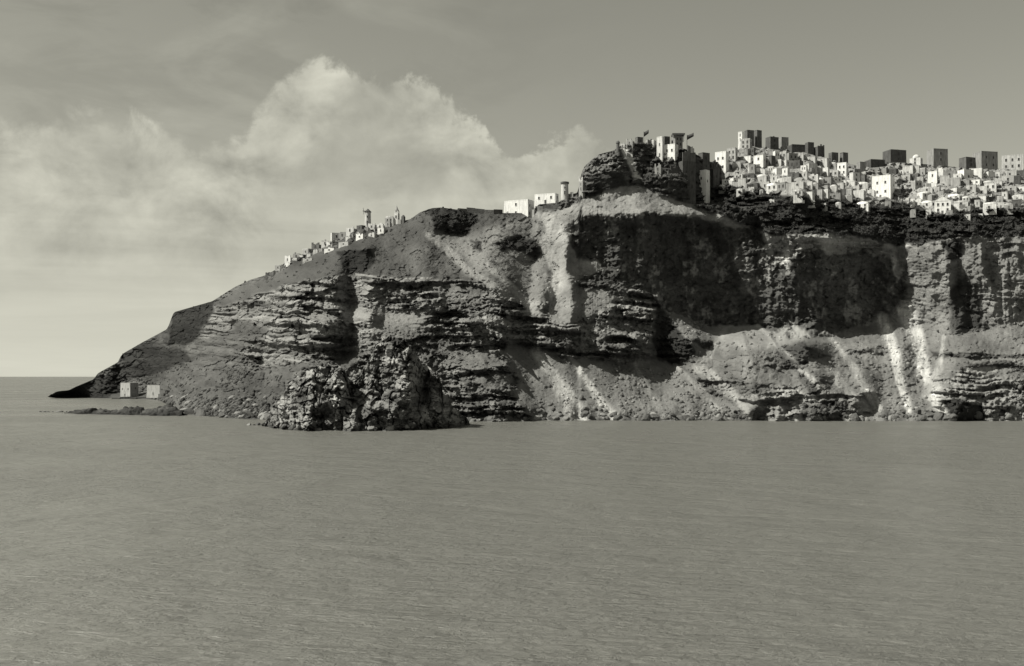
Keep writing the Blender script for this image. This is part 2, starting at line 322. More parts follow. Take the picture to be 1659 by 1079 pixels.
# runnels of fine ash and pale stains
streak([(692, 380), (725, 405), (760, 440), (830, 478)], 5, 7, .36)
streak([(790, 430), (835, 470), (862, 500)], 5, 6, .40)
streak([(868, 566), (905, 622), (940, 680)], 8, 14, .56)
streak([(925, 580), (955, 626), (992, 674)], 4, 7, .56)
streak([(1428, 516), (1446, 562), (1460, 622), (1474, 664)], 9, 5, .66)
streak([(1466, 502), (1486, 546), (1498, 602), (1516, 652), (1532, 670)], 13, 6, .68)
streak([(1500, 640), (1520, 625), (1570, 600), (1612, 598)], 4, 4, .5)
streak([(1345, 600), (1380, 640), (1400, 660)], 6, 8, .38)
streak([(1130, 590), (1165, 625), (1190, 640)], 7, 8, .36)
for pth, w0, w1, a_ in (([(1175, 533), (1150, 575), (1128, 598)], 4, 7, .46), ([(1228, 528), (1290, 590), (1345, 640)], 3, 6, .44), ([(1345, 548), (1385, 600), (1422, 660)], 4, 8, .42), ([(1365, 545), (1412, 610), (1440, 670)], 3, 5, .17), ([(1250, 545), (1275, 580), (1330, 612)], 2, 5, .16),
                        ([(1400, 532), (1425, 580), (1450, 640)], 3, 6, .20), ([(1205, 535), (1215, 575), (1240, 610)], 3, 6, .2), ([(1530, 545), (1520, 600), (1500, 640)], 3, 7, .44), ([(1575, 545), (1560, 585), (1530, 620)], 3, 6, .2), ([(1150, 600), (1190, 640), (1215, 672)], 3, 6, .42), ([(1095, 592), (1130, 625), (1165, 668)], 3, 6, .36), ([(1030, 590), (1050, 630), (1075, 676)], 3, 5, .34)):
    streak(pth, w0, w1, a_)
streak([(890, 400), (905, 440), (900, 470)], 6, 9, .5)
streak([(542, 616), (545, 650), (541, 690)], 2, 3, .42)
streak([(575, 444), (640, 452), (700, 450)], 1.5, 1.5, .38)
# --- integrate the slopes
cot = 1/np.tan(np.radians(np.clip(S, 12, 89.5)))
cot = blur(blur(cot, 6, 1), 1, 0)
dpy = (pw-pr)/(NR-1)
inc = .5*(cot[1:]+cot[:-1])*dpy[None]*.34           # horizontal run of each row
run = (drg-dw_bg)[None]; tot_ = inc.sum(0, keepdims=True)
wt = np.clip(.5*(cot[1:]+cot[:-1])-.75, .02, None)**1.5*dpy[None]; wt = blur(wt, 5, 1)
extra = run-tot_                                     # what is left over goes into the gentle ground, cliffs stay steep
inc = np.where(extra >= 0, inc+np.maximum(extra, 0)*wt/wt.sum(0, keepdims=True), inc*run/tot_)
cum = np.concatenate([np.zeros((1, NX)), np.cumsum(inc, 0)], 0)
cum = blur(cum, 4, 1)
D = dw_bg[None]+cum
D = D-(dw_bg-dw)[None]*(1-sstep(pw[None]-PYG, 0, 45))
# the scree fans reach up the wall's foot unevenly; the wall itself runs on straight
rowi = np.clip(np.round((pw-470)/np.maximum(pw-pr, 1)*(NR-1)).astype(int), 0, NR-1); dl = D[rowi, np.arange(NX)]
fl = blur(dl[None], 40, 1)[0]-dl
D = D+fl[None]*sstep(-PYG, -565, -510)*sstep(PYG, 300, 350)*sstep(PXG, 900, 960)
# --- large forms: the wall's buttresses (short faces turned left, long faces turned right), crags with a steep right flank
saw = interp([(915, -8), (924, -9), (938, 2), (985, 8), (1000, 6), (1050, 14), (1062, 13), (1120, 19), (1130, 15), (1174, 22), (1192, 12), (1214, 17), (1262, 27), (1284, 9), (1322, 17), (1344, 8), (1422, 15), (1440, 8), (1460, 17), (1482, 7), (1530, -2), (1541, -4), (1556, 6), (1575, 3), (1600, -5), (1606, 4), (1700, -6), (1712, 4), (1800, -6), (2000, 0)], PXG+fbm(PXG/26, PYG/22, 5, 61)*14-(PYG-450)*.26)
sawlow = interp([(915, -8), (924, -9), (940, 2), (1060, 14), (1180, 20), (1300, 26), (1345, 21), (1420, 22), (1440, 17), (1460, 19), (1484, 9), (1532, 0), (1541, -1), (1558, 8), (1592, 4), (1606, -3), (1700, -6), (2000, 0)], PXG+fbm(PXG/30, PYG/26, 4, 63)*14-(PYG-480)*.2)
lw = sstep(PYG+fbm(PXG/18, PYG/18, 3, 67)*14, 425, 485); saw = saw*(1-lw)+sawlow*lw
shf = sstep(PXG, 1225, 1250)*34; sawm = sstep(PYG, 345+shf, 375+shf)*sstep(-PYG, -560, -525)*sstep(PXG, 905, 930)
D = D+saw*sawm
def crag(cx, cy, wl, wr, hu, hd, amp, pw_=1.0):
    dx = PXG-cx+fbm(PXG/16, PYG/16, 3, 71)*6; dy = PYG-cy+fbm(PXG/16, PYG/16, 3, 77)*5
    u = np.where(dx < 0, dx/wl, dx/wr); v = np.where(dy < 0, dy/hu, dy/hd)
    r = np.hypot(u, v); return -amp*np.clip(1-r**1.6, 0, 1)**pw_
D = D+crag(800, 610, 60, 30, 45, 60, 8)+crag(830, 665, 60, 34, 30, 30, 4)+crag(552, 525, 60, 22, 34, 40, 14)+crag(600, 505, 25, 20, 20, 25, 7)
D = D+crag(880, 475, 26, 14, 25, 30, 7)+crag(1045, 545, 90, 26, 70, 50, 15)+crag(1290, 580, 26, 16, 22, 22, 7)+crag(1330, 625, 40, 16, 22, 22, 5)
D = D+crag(1560, 668, 30, 30, 24, 20, 8)+crag(1225, 665, 24, 20, 24, 20, 6)+crag(1335, 668, 30, 24, 20, 18, 6)+crag(585, 425, 30, 26, 24, 26, -4)+crag(860, 400, 40, 16, 20, 24, 7)
D = D+crag(305, 528, 30, 60, 34, 34, 12)+crag(240, 585, 40, 60, 34, 34, 16)+crag(800, 520, 60, 30, 40, 50, 10)+crag(700, 500, 60, 30, 40, 40, 8)+crag(450, 540, 60, 30, 40, 40, 9)
D = D+crag(990, 285, 50, 30, 45, 40, 11)+crag(1100, 290, 60, 30, 50, 40, 9)+crag(730, 358, 40, 40, 22, 24, 7)
# --- relief of the rock: ledges, blocks and gullies
sc = D/F
U = (PXG-CX)*.345; Z = (HY-PYG)*.345                  # metres, near enough
q = Z+.05*U+fbm(U/40, Z/40, 3, 81)*4+fbm(U/7, Z/7, 3, 85)*1.2
lay = fbm(q/3.4, U/60, 3, 91); lay2 = vnoise(q/1.3, U/25, 95)-.5
jf, jid = facets(U/7.5+fbm(U/9, Z/9, 2, 87)*.4, q/3.0, 5)
ledge = (np.tanh(lay*6)*1.5+np.tanh(lay2*5)*.7)*(.75+.5*jid)+jf*1.4+np.tanh(fbm(U/1.7, Z/2.2, 3, 89)*4)*.35
gap = .08+.92*sstep(fbm(U/15, Z/9, 4, 97), -.35, .12)        # strata break off sideways
fa_, cid = facets(U/4.6+fbm(U/6, Z/6, 2, 101)*.35, Z/3.0+fbm(U/6, Z/6, 2, 103)*.35, 1)
block = fa_*3.8+np.tanh(fbm(U/5, Z/3.2, 4, 105)*4)*.7
fb_, gid = facets(U/1.9, Z/1.35, 3)
small = fb_*1.6+np.tanh(fbm(U/2.0, Z/1.4, 3, 107)*4)*.3
big = fbm(U/22, Z/26, 4, 111)*5
flute = np.abs(fbm(U/6, Z/34, 4, 121))*-5+1.2
fine = fbm(U/2.2, Z/2.2, 4, 131)*1.3
rough = blur(RK, 2, 1); tt = blur(T, 2, 1)
dD = -(ledge*gap*2.9*tt)+rough*(block*.78+small*.75+fine*1.1)+big*np.clip(rough, .12, 1)+(wm+.8*sstep(PXG, 1460, 1480)*sstep(PYG, 385, 400)*sstep(-PYG, -530, -515))*(flute*.9)
dD = dD+fbm(U/9, Z/9, 4, 141)*.9*(1-rough)+fbm(U/1.4, Z/1.0, 3, 143)*.30*(1-rough)
gz = np.gradient(D, axis=0)/(np.maximum(dpy, .05)[None]*.34)   # horizontal run per metre of rise
gz = blur(blur(np.clip(gz, 0, 1.6), 4, 0), 4, 1)
dD = dD*np.sqrt(1+gz**2)**.85
edge_f = sstep(V, 0, .02)
D = D+dD*np.clip(.35+.65*edge_f, 0, 1)
D = np.maximum(D, 380)
# --- colour of the rock, with the shade and lit faces painted into zones: layers, blocks, lichen and ash on the flat tops of ledges
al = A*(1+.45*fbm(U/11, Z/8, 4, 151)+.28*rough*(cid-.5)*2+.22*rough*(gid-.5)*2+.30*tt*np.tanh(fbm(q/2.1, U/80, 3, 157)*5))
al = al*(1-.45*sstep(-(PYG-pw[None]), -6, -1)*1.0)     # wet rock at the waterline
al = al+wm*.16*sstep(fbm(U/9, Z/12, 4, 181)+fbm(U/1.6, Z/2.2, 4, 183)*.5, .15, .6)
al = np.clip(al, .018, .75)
def gridmesh(name, P, attr=None):
    h, w = P.shape[:2]; me = bpy.data.meshes.new(name); n = h*w; me.vertices.add(n); me.vertices.foreach_set('co', P.reshape(-1).astype(np.float32))
    i = np.arange(n).reshape(h, w); quad = np.stack([i[:-1, :-1], i[:-1, 1:], i[1:, 1:], i[1:, :-1]], -1).reshape(-1, 4); k = len(quad)
    me.loops.add(k*4); me.loops.foreach_set('vertex_index', quad.reshape(-1).astype(np.int32)); me.polygons.add(k)
    me.polygons.foreach_set('loop_start', (np.arange(k)*4).astype(np.int32)); me.polygons.foreach_set('loop_total', np.full(k, 4, np.int32))
    me.polygons.foreach_set('use_smooth', np.ones(k, bool)); me.update(); me.validate()
    if attr is not None:
        ca = me.attributes.new('alb', 'FLOAT_COLOR', 'POINT'); c = np.ones((n, 4), np.float32); c[:, :3] = attr.reshape(-1, 1); ca.data.foreach_set('color', c.reshape(-1))
    return me
def link(name, me, mat=None, parent=None, **props):
    o = bpy.data.objects.new(name, me); COL.objects.link(o)
    if mat is not None and not me.materials: me.materials.append(mat)
    if parent: o.parent = parent
    for k, v in props.items(): o[k] = v
    return o
PT = np.stack([(PXG-CX)/F*D, D, CH+(HY-PYG)/F*D], -1)
back = []                                             # the plateau behind the rim, falling to the sea on the far side
rim = PT[-1]; alr = al[-1]
for i, t in enumerate(np.array([1, 3, 7, 14, 25, 45, 80, 130, 190, 260, 330])):
    zz = rim[:, 2]*np.clip(1-(t/330)**1.5*1.05, -.05, 1)-.04*t
    zz = zz+fbm(rim[:, 0]/18, rim[:, 0]*0+t/18, 3, 161)*min(1.5, t*.04)
    back.append(np.stack([rim[:, 0]*(1+t/900), rim[:, 1]+t, zz], -1))
foot = []
for t in (3.0, 1.0):
    b = PT[0].copy(); b[:, 1] -= t*1.2; b[:, 2] = -t*1.3; foot.append(b)
ALL = np.concatenate([np.array(foot), PT, np.array(back)], 0)
ALA = np.concatenate([np.repeat(al[:1], 2, 0), al, np.repeat(alr[None], len(back), 0)], 0)
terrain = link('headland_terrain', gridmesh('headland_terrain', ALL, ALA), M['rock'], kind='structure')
def at(px, py, D_): return Vector(((px-CX)/F*D_, D_, CH+(HY-py)/F*D_))
def gD(px, py):
    c = min(max((px-X0)/(X1-X0)*(NX-1), 0), NX-1.001); c0 = int(c); v = (pw[c0]-py)/(pw[c0]-pr[c0]); r = min(max(v, 0), 1)*(NR-1)
    r0 = min(int(r), NR-2); f = r-r0; fc_ = c-c0
    return float((D[r0, c0]*(1-f)+D[r0+1, c0]*f)*(1-fc_)+(D[r0, c0+1]*(1-f)+D[r0+1, c0+1]*f)*fc_)
def ground(px, py): return at(px, py, gD(px, py))

# ------------------------------------------------------------------ rock masses that stand free of the slope
def crag_rock(name, peaks, x0, x1, y0, y1, step, a0, seed, rough_=1.0):
    """a craggy height field: cones with their own left, right, front and back steepness, broken into blocks"""
    xs = np.arange(x0, x1, step); ys = np.arange(y0, y1, step); X, Y = np.meshgrid(xs, ys)
    wx = X+(fbm(X/9, Y/9, 3, seed)*4.5)*rough_; wy = Y+(fbm(X/9, Y/9, 3, seed+5)*4.5)*rough_; Zh = np.full(X.shape, -6.)
    for px, py, d, sl_, sr_, sf_, sb_ in peaks:
        c = at(px, py, d); dx = wx-c.x; dy = wy-c.y; k = np.hypot(dx*np.where(dx < 0, sl_*.72, sr_*.9), dy*np.where(dy < 0, sf_*.72, sb_*.8))
        zc = c.z-np.maximum(k-1.6, 0)*1.15-.25*k; df = zc-Zh; Zh = np.maximum(Zh, zc)+.9*np.exp(-np.abs(df)/1.6)*(df > -20)
    Zh = Zh+fbm(X/10, Y/10, 3, seed+13)*3.0*rough_*sstep(Zh, -4, 2)
    zq = Zh/3.1+fbm(X/14, Y/14, 2, seed+17)*.9; fr = zq-np.floor(zq); Zt = (np.floor(zq)+sstep(fr, .30, .70))-fbm(X/14, Y/14, 2, seed+17)*.9
    Zh = np.where(Zh > -2, Zh*.45+Zt*3.1*.55, Zh)                                   # beds of lava
    gy, gx = np.gradient(Zh, step); gx = blur(blur(gx, 2, 0), 2, 1); gy = blur(blur(gy, 2, 0), 2, 1); nl = np.sqrt(gx*gx+gy*gy+1)
    ca, cb = X*.85-Y*.5, Zh*1.0
    f1_, rid = facets(ca/4.8+fbm(ca/5, cb/5, 2, seed+9)*.4, cb/3.2+X*.02, seed, .8); f2_, qid = facets(ca/2.0, cb/1.4, seed+2, .9); f3_, eid = facets(ca/.95, cb/.75, seed+4, 1.0)
    lq = fbm(cb/2.6+fbm(X/9, Y/9, 2, seed+18), ca/40, 3, seed+20)
    dn = f1_*2.5+f2_*1.35+f3_*.65+np.tanh(lq*6)*.9+fbm(ca/9, cb/7, 3, seed+16)*2.4
    dn = dn*rough_*sstep(Zh, -4, 0)
    Xd = X-gx/nl*dn; Yd = Y-gy/nl*dn; Zh = Zh+dn/nl
    ab = np.clip(a0*(1+1.1*fbm(X/6, Y/6+Zh/4, 4, seed+23)+.7*(rid-.5)+.6*(qid-.5))*(1-.5*sstep(-Zh, -1.8, -.4)), .03, .6)
    return link(name, gridmesh(name, np.stack([Xd, Yd, Zh], -1), ab), M['rock'], kind='structure'), X, Y, Zh
# the promontory: its own sheet of crags, rising from the water in front of the slope and falling away behind
PW = [(424, 690), (440, 693), (458, 696), (500, 698), (560, 697), (600, 699), (660, 697), (700, 696), (740, 692.5), (760, 688)]
PTOP = [(424, 688), (436, 676), (450, 652), (462, 632), (475, 613), (490, 608), (503, 600), (530, 589), (548, 590), (560, 606), (572, 618), (585, 606), (598, 584), (608, 566), (616, 549), (634, 543), (652, 548), (664, 560), (680, 583), (700, 598), (712, 606), (718, 634), (728, 640), (734, 660), (744, 668), (754, 674), (760, 684)]
qx = np.linspace(424, 760, 330); NQ = 240; qw = interp(PW, qx)+fbm(qx/9, qx*0, 4, 201)*1.2; qt = interp(PTOP, qx)+fbm(qx/7, qx*0, 4, 203)*7*np.clip((760-qx)/12, 0, 1)*np.clip((qx-424)/40, 0, 1); qt = np.minimum(qt, qw-1)
qv = np.linspace(0, 1, NQ)[:, None]; qpy = qw[None]*(1-qv)+qt[None]*qv; qpx = np.repeat(qx[None], NQ, 0)
hgt_ = qw[None]-qpy
qu = (qpx-CX)*.245; qz = (HY-qpy)*.245
jx = qpx+fbm(qpx/18, qpy/22, 4, 205)*9+(qpy-630)*.10
run_ = np.where(hgt_ < 38, hgt_*.13, 38*.13+np.minimum(hgt_-38, 14)*.55+np.maximum(hgt_-52, 0)*.16)
off_ = interp([(424, 10), (455, 5), (490, 2), (505, -3), (541, -9), (553, -8), (572, 13), (596, 9), (630, -2), (654, -8), (664, -7), (690, 15), (700, 6), (716, 4), (732, 14), (760, 16)], jx)
low_ = interp([(424, 2), (470, -1), (480, 3), (520, -2), (535, 4), (590, -3), (602, 4), (650, -2), (664, 4), (705, -3), (716, 5), (745, 0), (760, 2)], jx+11)
hm = sstep(hgt_+fbm(qpx/14, qpy/14, 3, 207)*14, 22, 55)
qD = blur((CH*F/(qw-HY))[None], 5, 1)+run_+off_*hm*1.1+low_*(1-hm)
lq = fbm((qz+.06*qu+fbm(qu/9, qz/9, 3, 209)*2)/2.6, qu/40, 3, 211)
c1, k1 = facets(qu/4.4+fbm(qu/6, qz/6, 2, 213)*.4, qz/3.2+fbm(qu/6, qz/6, 2, 214)*.4, 7); c2, k2 = facets(qu/1.9, qz/1.5, 8); c3, k3 = facets(qu/.85, qz/.7, 9)
cr = np.abs(fbm(qu/5, qz/9, 4, 217))                                              # clefts
qD = qD-np.tanh(lq*6)*.9+c1*3.6+c2*1.7+c3*.6+fbm(qu/9, qz/8, 3, 215)*3+np.clip(.10-cr, 0, .1)*38
qal = np.clip(.165*(1+.9*fbm(qu/6, qz/5, 4, 219)+.7*(k1-.5)+.5*(k2-.5))*(1-.5*sstep(-hgt_, -7, -1)), .03, .5)
pst = sstep(-np.abs(qpx+fbm(qpx/6, qpy/14, 3, 221)*4-543), -4, -1.5)*sstep(qpy, 612, 622)*.8; qal = qal*(1-pst)+.36*pst     # pale runnel down the left crag
pt_ = sstep(fbm(qu/7, qz/5, 3, 223), .22, .45)*sstep(-qpx, -640, -560)*.6; qal = qal*(1-pt_)+.27*pt_
QP = np.stack([(qpx-CX)/F*qD, qD, CH+(HY-qpy)/F*qD], -1); rows_ = [QP]
for t_ in (1, 2.5, 5, 9, 15, 24, 36): w_ = QP[-1].copy(); w_[:, 1] += t_; w_[:, 2] = w_[:, 2]*(1-.025*t_)-.15*t_+fbm(w_[:, 0]/3, w_[:, 0]*0+t_/3, 3, 225)*.8; rows_.append(w_[None])
ft_ = QP[0].copy(); ft_[:, 1] -= 2; ft_[:, 2] = -3
link('promontory_rock', gridmesh('promontory_rock', np.concatenate([ft_[None]]+rows_, 0), np.concatenate([qal[:1], qal, np.repeat(qal[-1:], 7, 0)], 0)), M['rock'], kind='structure')
def pD(px, py):
    c = int(min(max((px-424)/(760-424)*329, 0), 329)); v = min(max((qw[c]-py)/(qw[c]-qt[c]), 0), 1); return float(qD[int(v*(NQ-1)), c])
spit = [(112+i*9.5, 669.6-i*.26-(i % 3)*.8, CH*F/(669.5+i*.22-HY)+4, .45, .45, 1.0, 1.0) for i in range(20)]
crag_rock('rock_spit', spit, -262, -168, 545, 640, .5, .045, 401, .5)

# ------------------------------------------------------------------ sea
sea = material('sea_water', .02, .12, .0, 1, spec=.5); t = sea.node_tree; h = NG(t); b = t.nodes['Principled BSDF']
for l_ in list(b.inputs['Base Color'].links): t.links.remove(l_)
b.inputs['Base Color'].default_value = (.125, .125, .118, 1); b.inputs['Roughness'].default_value = .34; b.inputs['IOR'].default_value = 1.33
geo = h.n('ShaderNodeNewGeometry'); mp = h.n('ShaderNodeMapping'); mp.inputs['Rotation'].default_value = (0, 0, R(-28)); mp.inputs['Scale'].default_value = (1, 1.6, 1)
h.l(geo.outputs['Position'], mp.inputs[0]); v = mp.outputs[0]
mp2 = h.n('ShaderNodeMapping'); mp2.inputs['Rotation'].default_value = (0, 0, R(24)); mp2.inputs['Scale'].default_value = (1, 2.4, 1); h.l(geo.outputs['Position'], mp2.inputs[0]); v2 = mp2.outputs[0]
gust = h.sm(h.noise(geo.outputs['Position'], .012, 3, .6, .5), .36, .64)            # wind patches
hh = h.m('ADD', h.m('MULTIPLY', h.noise(v, .07, 3, .5, .3), 1.9), h.m('ADD', h.m('MULTIPLY', h.noise(v2, .26, 4, .6, .5), .85), h.m('MULTIPLY', h.m('MULTIPLY', h.noise(v, 1.0, 5, .68, .6), h.m('ADD', .5, h.m('MULTIPLY', gust, .8))), .42)))
h.l(h.m('ADD', .27, h.m('MULTIPLY', gust, .10)), b.inputs['Roughness'])
bn = h.n('ShaderNodeBump'); bn.inputs['Distance'].default_value = 1.0; bn.inputs['Strength'].default_value = 1; h.l(hh, bn.inputs['Height']); h.l(bn.outputs[0], b.inputs['Normal'])
rr = np.array([2, 30, 60, 100, 160, 250, 400, 650, 1000, 1800, 3500, 8000, 20000, 60000, 120000.]); th = np.linspace(0, 2*math.pi, 73)
SP = np.stack([rr[:, None]*np.sin(th)[None], rr[:, None]*np.cos(th)[None], np.zeros((len(rr), 73))], -1)
link('water', gridmesh('water', SP[:, ::-1]), sea, kind='structure')

# ------------------------------------------------------------------ object helpers
random.seed(11)
class MB:
    """collects shapes; build() links them as one mesh object"""
    def __init__(s): s.v = []; s.f = []; s.mi = []
    def add(s, vs, fs, mi=0):
        k = len(s.v); s.v += [tuple(v) for v in vs]; s.f += [tuple(i+k for i in f) for f in fs]; s.mi += [mi]*len(fs)
    def box(s, x0, x1, y0, y1, z0, z1, mi=0, taper=0.0):
        cx, cy = (x0+x1)/2, (y0+y1)/2; k = 1-taper
        v = [(x, y, z0) for x, y in ((x0, y0), (x1, y0), (x1, y1), (x0, y1))]+[(cx+(x-cx)*k, cy+(y-cy)*k, z1) for x, y in ((x0, y0), (x1, y0), (x1, y1), (x0, y1))]
        s.add(v, [(3, 2, 1, 0), (4, 5, 6, 7), (0, 1, 5, 4), (1, 2, 6, 5), (2, 3, 7, 6), (3, 0, 4, 7)], mi)
    def lathe(s, prof, n=16, mi=0, c=(0, 0, 0)):
        v = []; f = []
        for r, z in prof: v += [(c[0]+r*math.cos(2*math.pi*i/n), c[1]+r*math.sin(2*math.pi*i/n), c[2]+z) for i in range(n)]
        for j in range(len(prof)-1):
            for i in range(n): a = j*n+i; b = j*n+(i+1) % n; f.append((a, b, b+n, a+n))
        f.append(tuple(range(n))[::-1]); f.append(tuple(range(len(v)-n, len(v)))); s.add(v, f, mi)
    def rod(s, a, b, r0, r1=None, n=6, mi=0):
        a, b = Vector(a), Vector(b); d = (b-a).normalized(); u = d.orthogonal().normalized(); w = d.cross(u); r1 = r0 if r1 is None else r1
        v = [a+(u*math.cos(2*math.pi*i/n)+w*math.sin(2*math.pi*i/n))*r0 for i in range(n)]+[b+(u*math.cos(2*math.pi*i/n)+w*math.sin(2*math.pi*i/n))*r1 for i in range(n)]
        s.add(v, [(i, (i+1) % n, (i+1) % n+n, i+n) for i in range(n)]+[tuple(range(n))[::-1], tuple(range(n, 2*n))], mi)
    def vault(s, x0, x1, y0, y1, z, rise, n=8, mi=0):
        """barrel vault whose axis runs along y"""
        cx = (x0+x1)/2; hw = (x1-x0)/2; v = []
        for y in (y0, y1): v += [(cx-hw*math.cos(math.pi*i/n), y, z+rise*math.sin(math.pi*i/n)) for i in range(n+1)]
        m = n+1; s.add(v, [(i, i+m, i+1+m, i+1) for i in range(n)]+[tuple(range(m)), tuple(range(m, 2*m))[::-1]], mi)
    def build(s, name, mats, parent=None, smooth=False):
        me = bpy.data.meshes.new(name); me.from_pydata(s.v, [], s.f)
        for m in (mats if isinstance(mats, (list, tuple)) else [mats]): me.materials.append(m)
        me.polygons.foreach_set('material_index', s.mi)
        if smooth: me.polygons.foreach_set('use_smooth', [True]*len(s.f))
        me.update(); o = bpy.data.objects.new(name, me); COL.objects.link(o)
        if parent: o.parent = parent
        return o
def thing(name, label, cat, loc, rz=0, group=None):
    o = bpy.data.objects.new(name, None); COL.objects.link(o); o.empty_display_size = .5; o.location = loc; o.rotation_euler = (0, 0, rz)
    o['label'] = label; o['category'] = cat
    if group: o['group'] = group
    return o
def tag(o, label, cat, group=None):
    o['label'] = label; o['category'] = cat
    if group: o['group'] = group
    return o
def window_on(par, face, u, z, w, h_, hw, hd, mat='dark', name='window', arch=False, frame='cream'):
    """a framed opening on one of the four faces of a house (0 front, 1 right, 3 left)"""
    m = MB(); t = .09
    m.box(-w/2, w/2, -.03, .02, 0, h_, 0)
    for a in (-1, 1): m.box(a*(w/2+t/2)-t/2, a*(w/2+t/2)+t/2, -.10, .02, 0, h_+t, 1)
    m.box(-w/2, w/2, -.10, .02, h_, h_+t, 1); m.box(-w/2-t*1.6, w/2+t*1.6, -.16, .02, -t, -.001, 1)
    if arch: m.vault(-w/2-t, w/2+t, -.098, .02, h_+t+.001, w*.45, 6, 1)
    o = m.build(name, [M[mat], M[frame]], par)
    if face == 0: o.location = (u, -hd, z)
    elif face == 1: o.location = (hw, u, z); o.rotation_euler = (0, 0, R(90))
    else: o.location = (-hw, u, z); o.rotation_euler = (0, 0, R(-90))
    return o
HOUSES = []
def house(px, py, wpx, hpx, rot, wall='white', roof='flat', label='', group='houses of the village on the rim', cat='house', win=2, door=True, depth=.75, name='village_house', roofm=None, Dm=None, sink=3.0, chimney=False):
    """px, py: the foot of the house's visible front on the ground; wpx, hpx: its extent in the picture; rot: degrees the front is turned to the left (+)"""
    d = Dm if Dm else gD(px, py); k = d/F; th = R(rot); c, s_ = abs(math.cos(th)), abs(math.sin(th))
    w = wpx*k/(c+depth*s_); dp = w*depth; hh_ = hpx*k; hw, hd = w/2, dp/2
    loc = at(px, py, d); loc.y += (hw*s_+hd*c)*.95
    e = thing(name, label, cat, loc, -th, group)
    m = MB(); top = hh_ if roof == 'flat' else hh_*.78
    m.box(-hw, hw, -hd, hd, -sink, top, 0, taper=.03)
    m.build('wall', M[wall], e)
    rm = M[roofm or ('roofl' if wall in ('white', 'cream', 'bright') else 'roofd')]
    kx = .97
    if roof == 'flat':
        r = MB(); p = min(.5, hh_*.12); tk = .28
        r.box(-hw*kx, hw*kx, -hd*kx, hd*kx, top-.02, top+.06, 1)
        r.box(-hw*kx-.03, hw*kx+.03, -hd*kx-.03, -hd*kx+tk, top+.061, top+p, 0); r.box(-hw*kx-.03, hw*kx+.03, hd*kx-tk, hd*kx+.03, top+.061, top+p, 0)
        r.box(-hw*kx-.03, -hw*kx+tk, -hd*kx+tk, hd*kx-tk, top+.061, top+p, 0); r.box(hw*kx-tk, hw*kx+.03, -hd*kx+tk, hd*kx-tk, top+.061, top+p, 0)
        r.build('roof', [M[wall], rm], e)
    elif roof == 'vault':
        r = MB(); r.vault(-hw*.985, hw*.985, -hd*.985, hd*.985, top-.03, hh_*.24, 10, 0); r.build('roof', [M[wall]], e, True)
    elif roof == 'gable':
        r = MB(); a = hw*1.0; v = [(-a, -hd, top-.02), (a, -hd, top-.02), (0, -hd, hh_*1.05), (-a, hd, top-.02), (a, hd, top-.02), (0, hd, hh_*1.05)]
        r.add(v, [(0, 1, 2), (5, 4, 3), (0, 2, 5, 3), (1, 4, 5, 2), (0, 3, 4, 1)]); r.build('roof', [M[wall]], e)
    elif roof == 'dome':
        r = MB(); rr_ = min(hw, hd)*.86; r.lathe([(rr_, top-.05), (rr_, top+.4)]+[(rr_*math.cos(a), top+.4+rr_*.95*math.sin(a)) for a in np.linspace(.05, 1.5, 7)], 18); r.build('dome', [M[wall]], e, True)
    elif roof == 'none':                                # a roofless shell: broken wall tops
        r = MB(); n = 5
        for i in range(n):
            x0 = -hw*.97+2*hw*.97*i/n; x1 = x0+2*hw*.97/n-.02; r.box(x0, x1, -hd*.97, -hd*.97+.5, top+.001, top+random.uniform(.05, .35)*hh_, 0)
        r.build('broken_wall_top', [M[wall]], e)
    ww = min(1.0, w*.16); wh = min(1.5, hh_*.3)
    def clear(u): return abs(u) > w*.13
    lev = [.52] if hh_ < 5.5 else [.25, .66]
    if name == 'waterside_house': lev = [.5]
    ins = -hd*.985
    for lv in lev:
        for i in range(win):
            u = (-.5+(i+.5)/win)*w*.86
            if door and lv == lev[0] and not clear(u): continue
            o = window_on(e, 0, u, top*lv, ww, wh, hw*.985, hd*(1-.03*lv)+.0, frame=wall)
    if dp > 3: window_on(e, 1, random.uniform(-.2, .2)*dp, top*.55, ww, wh, hw*(1-.03*.55), hd, frame=wall)
    if door:
        dh = min(2.1, hh_*.5); o = window_on(e, 0, random.uniform(-.08, .08)*w, .05, min(1.0, w*.2), dh, hw, hd, 'wood' if random.random() < .5 else 'dark', 'door', arch=random.random() < .4, frame=wall)
    if chimney:
        m = MB(); m.box(hw*.4, hw*.4+.7, hd*.1, hd*.1+.7, top+.05, top+1.5, 0, .1); m.box(hw*.4-.1, hw*.4+.8, hd*.1-.1, hd*.1+.8, top+1.501, top+1.65, 0); m.build('chimney', M[wall], e)
    HOUSES.append((px, py, wpx, hpx)); return e

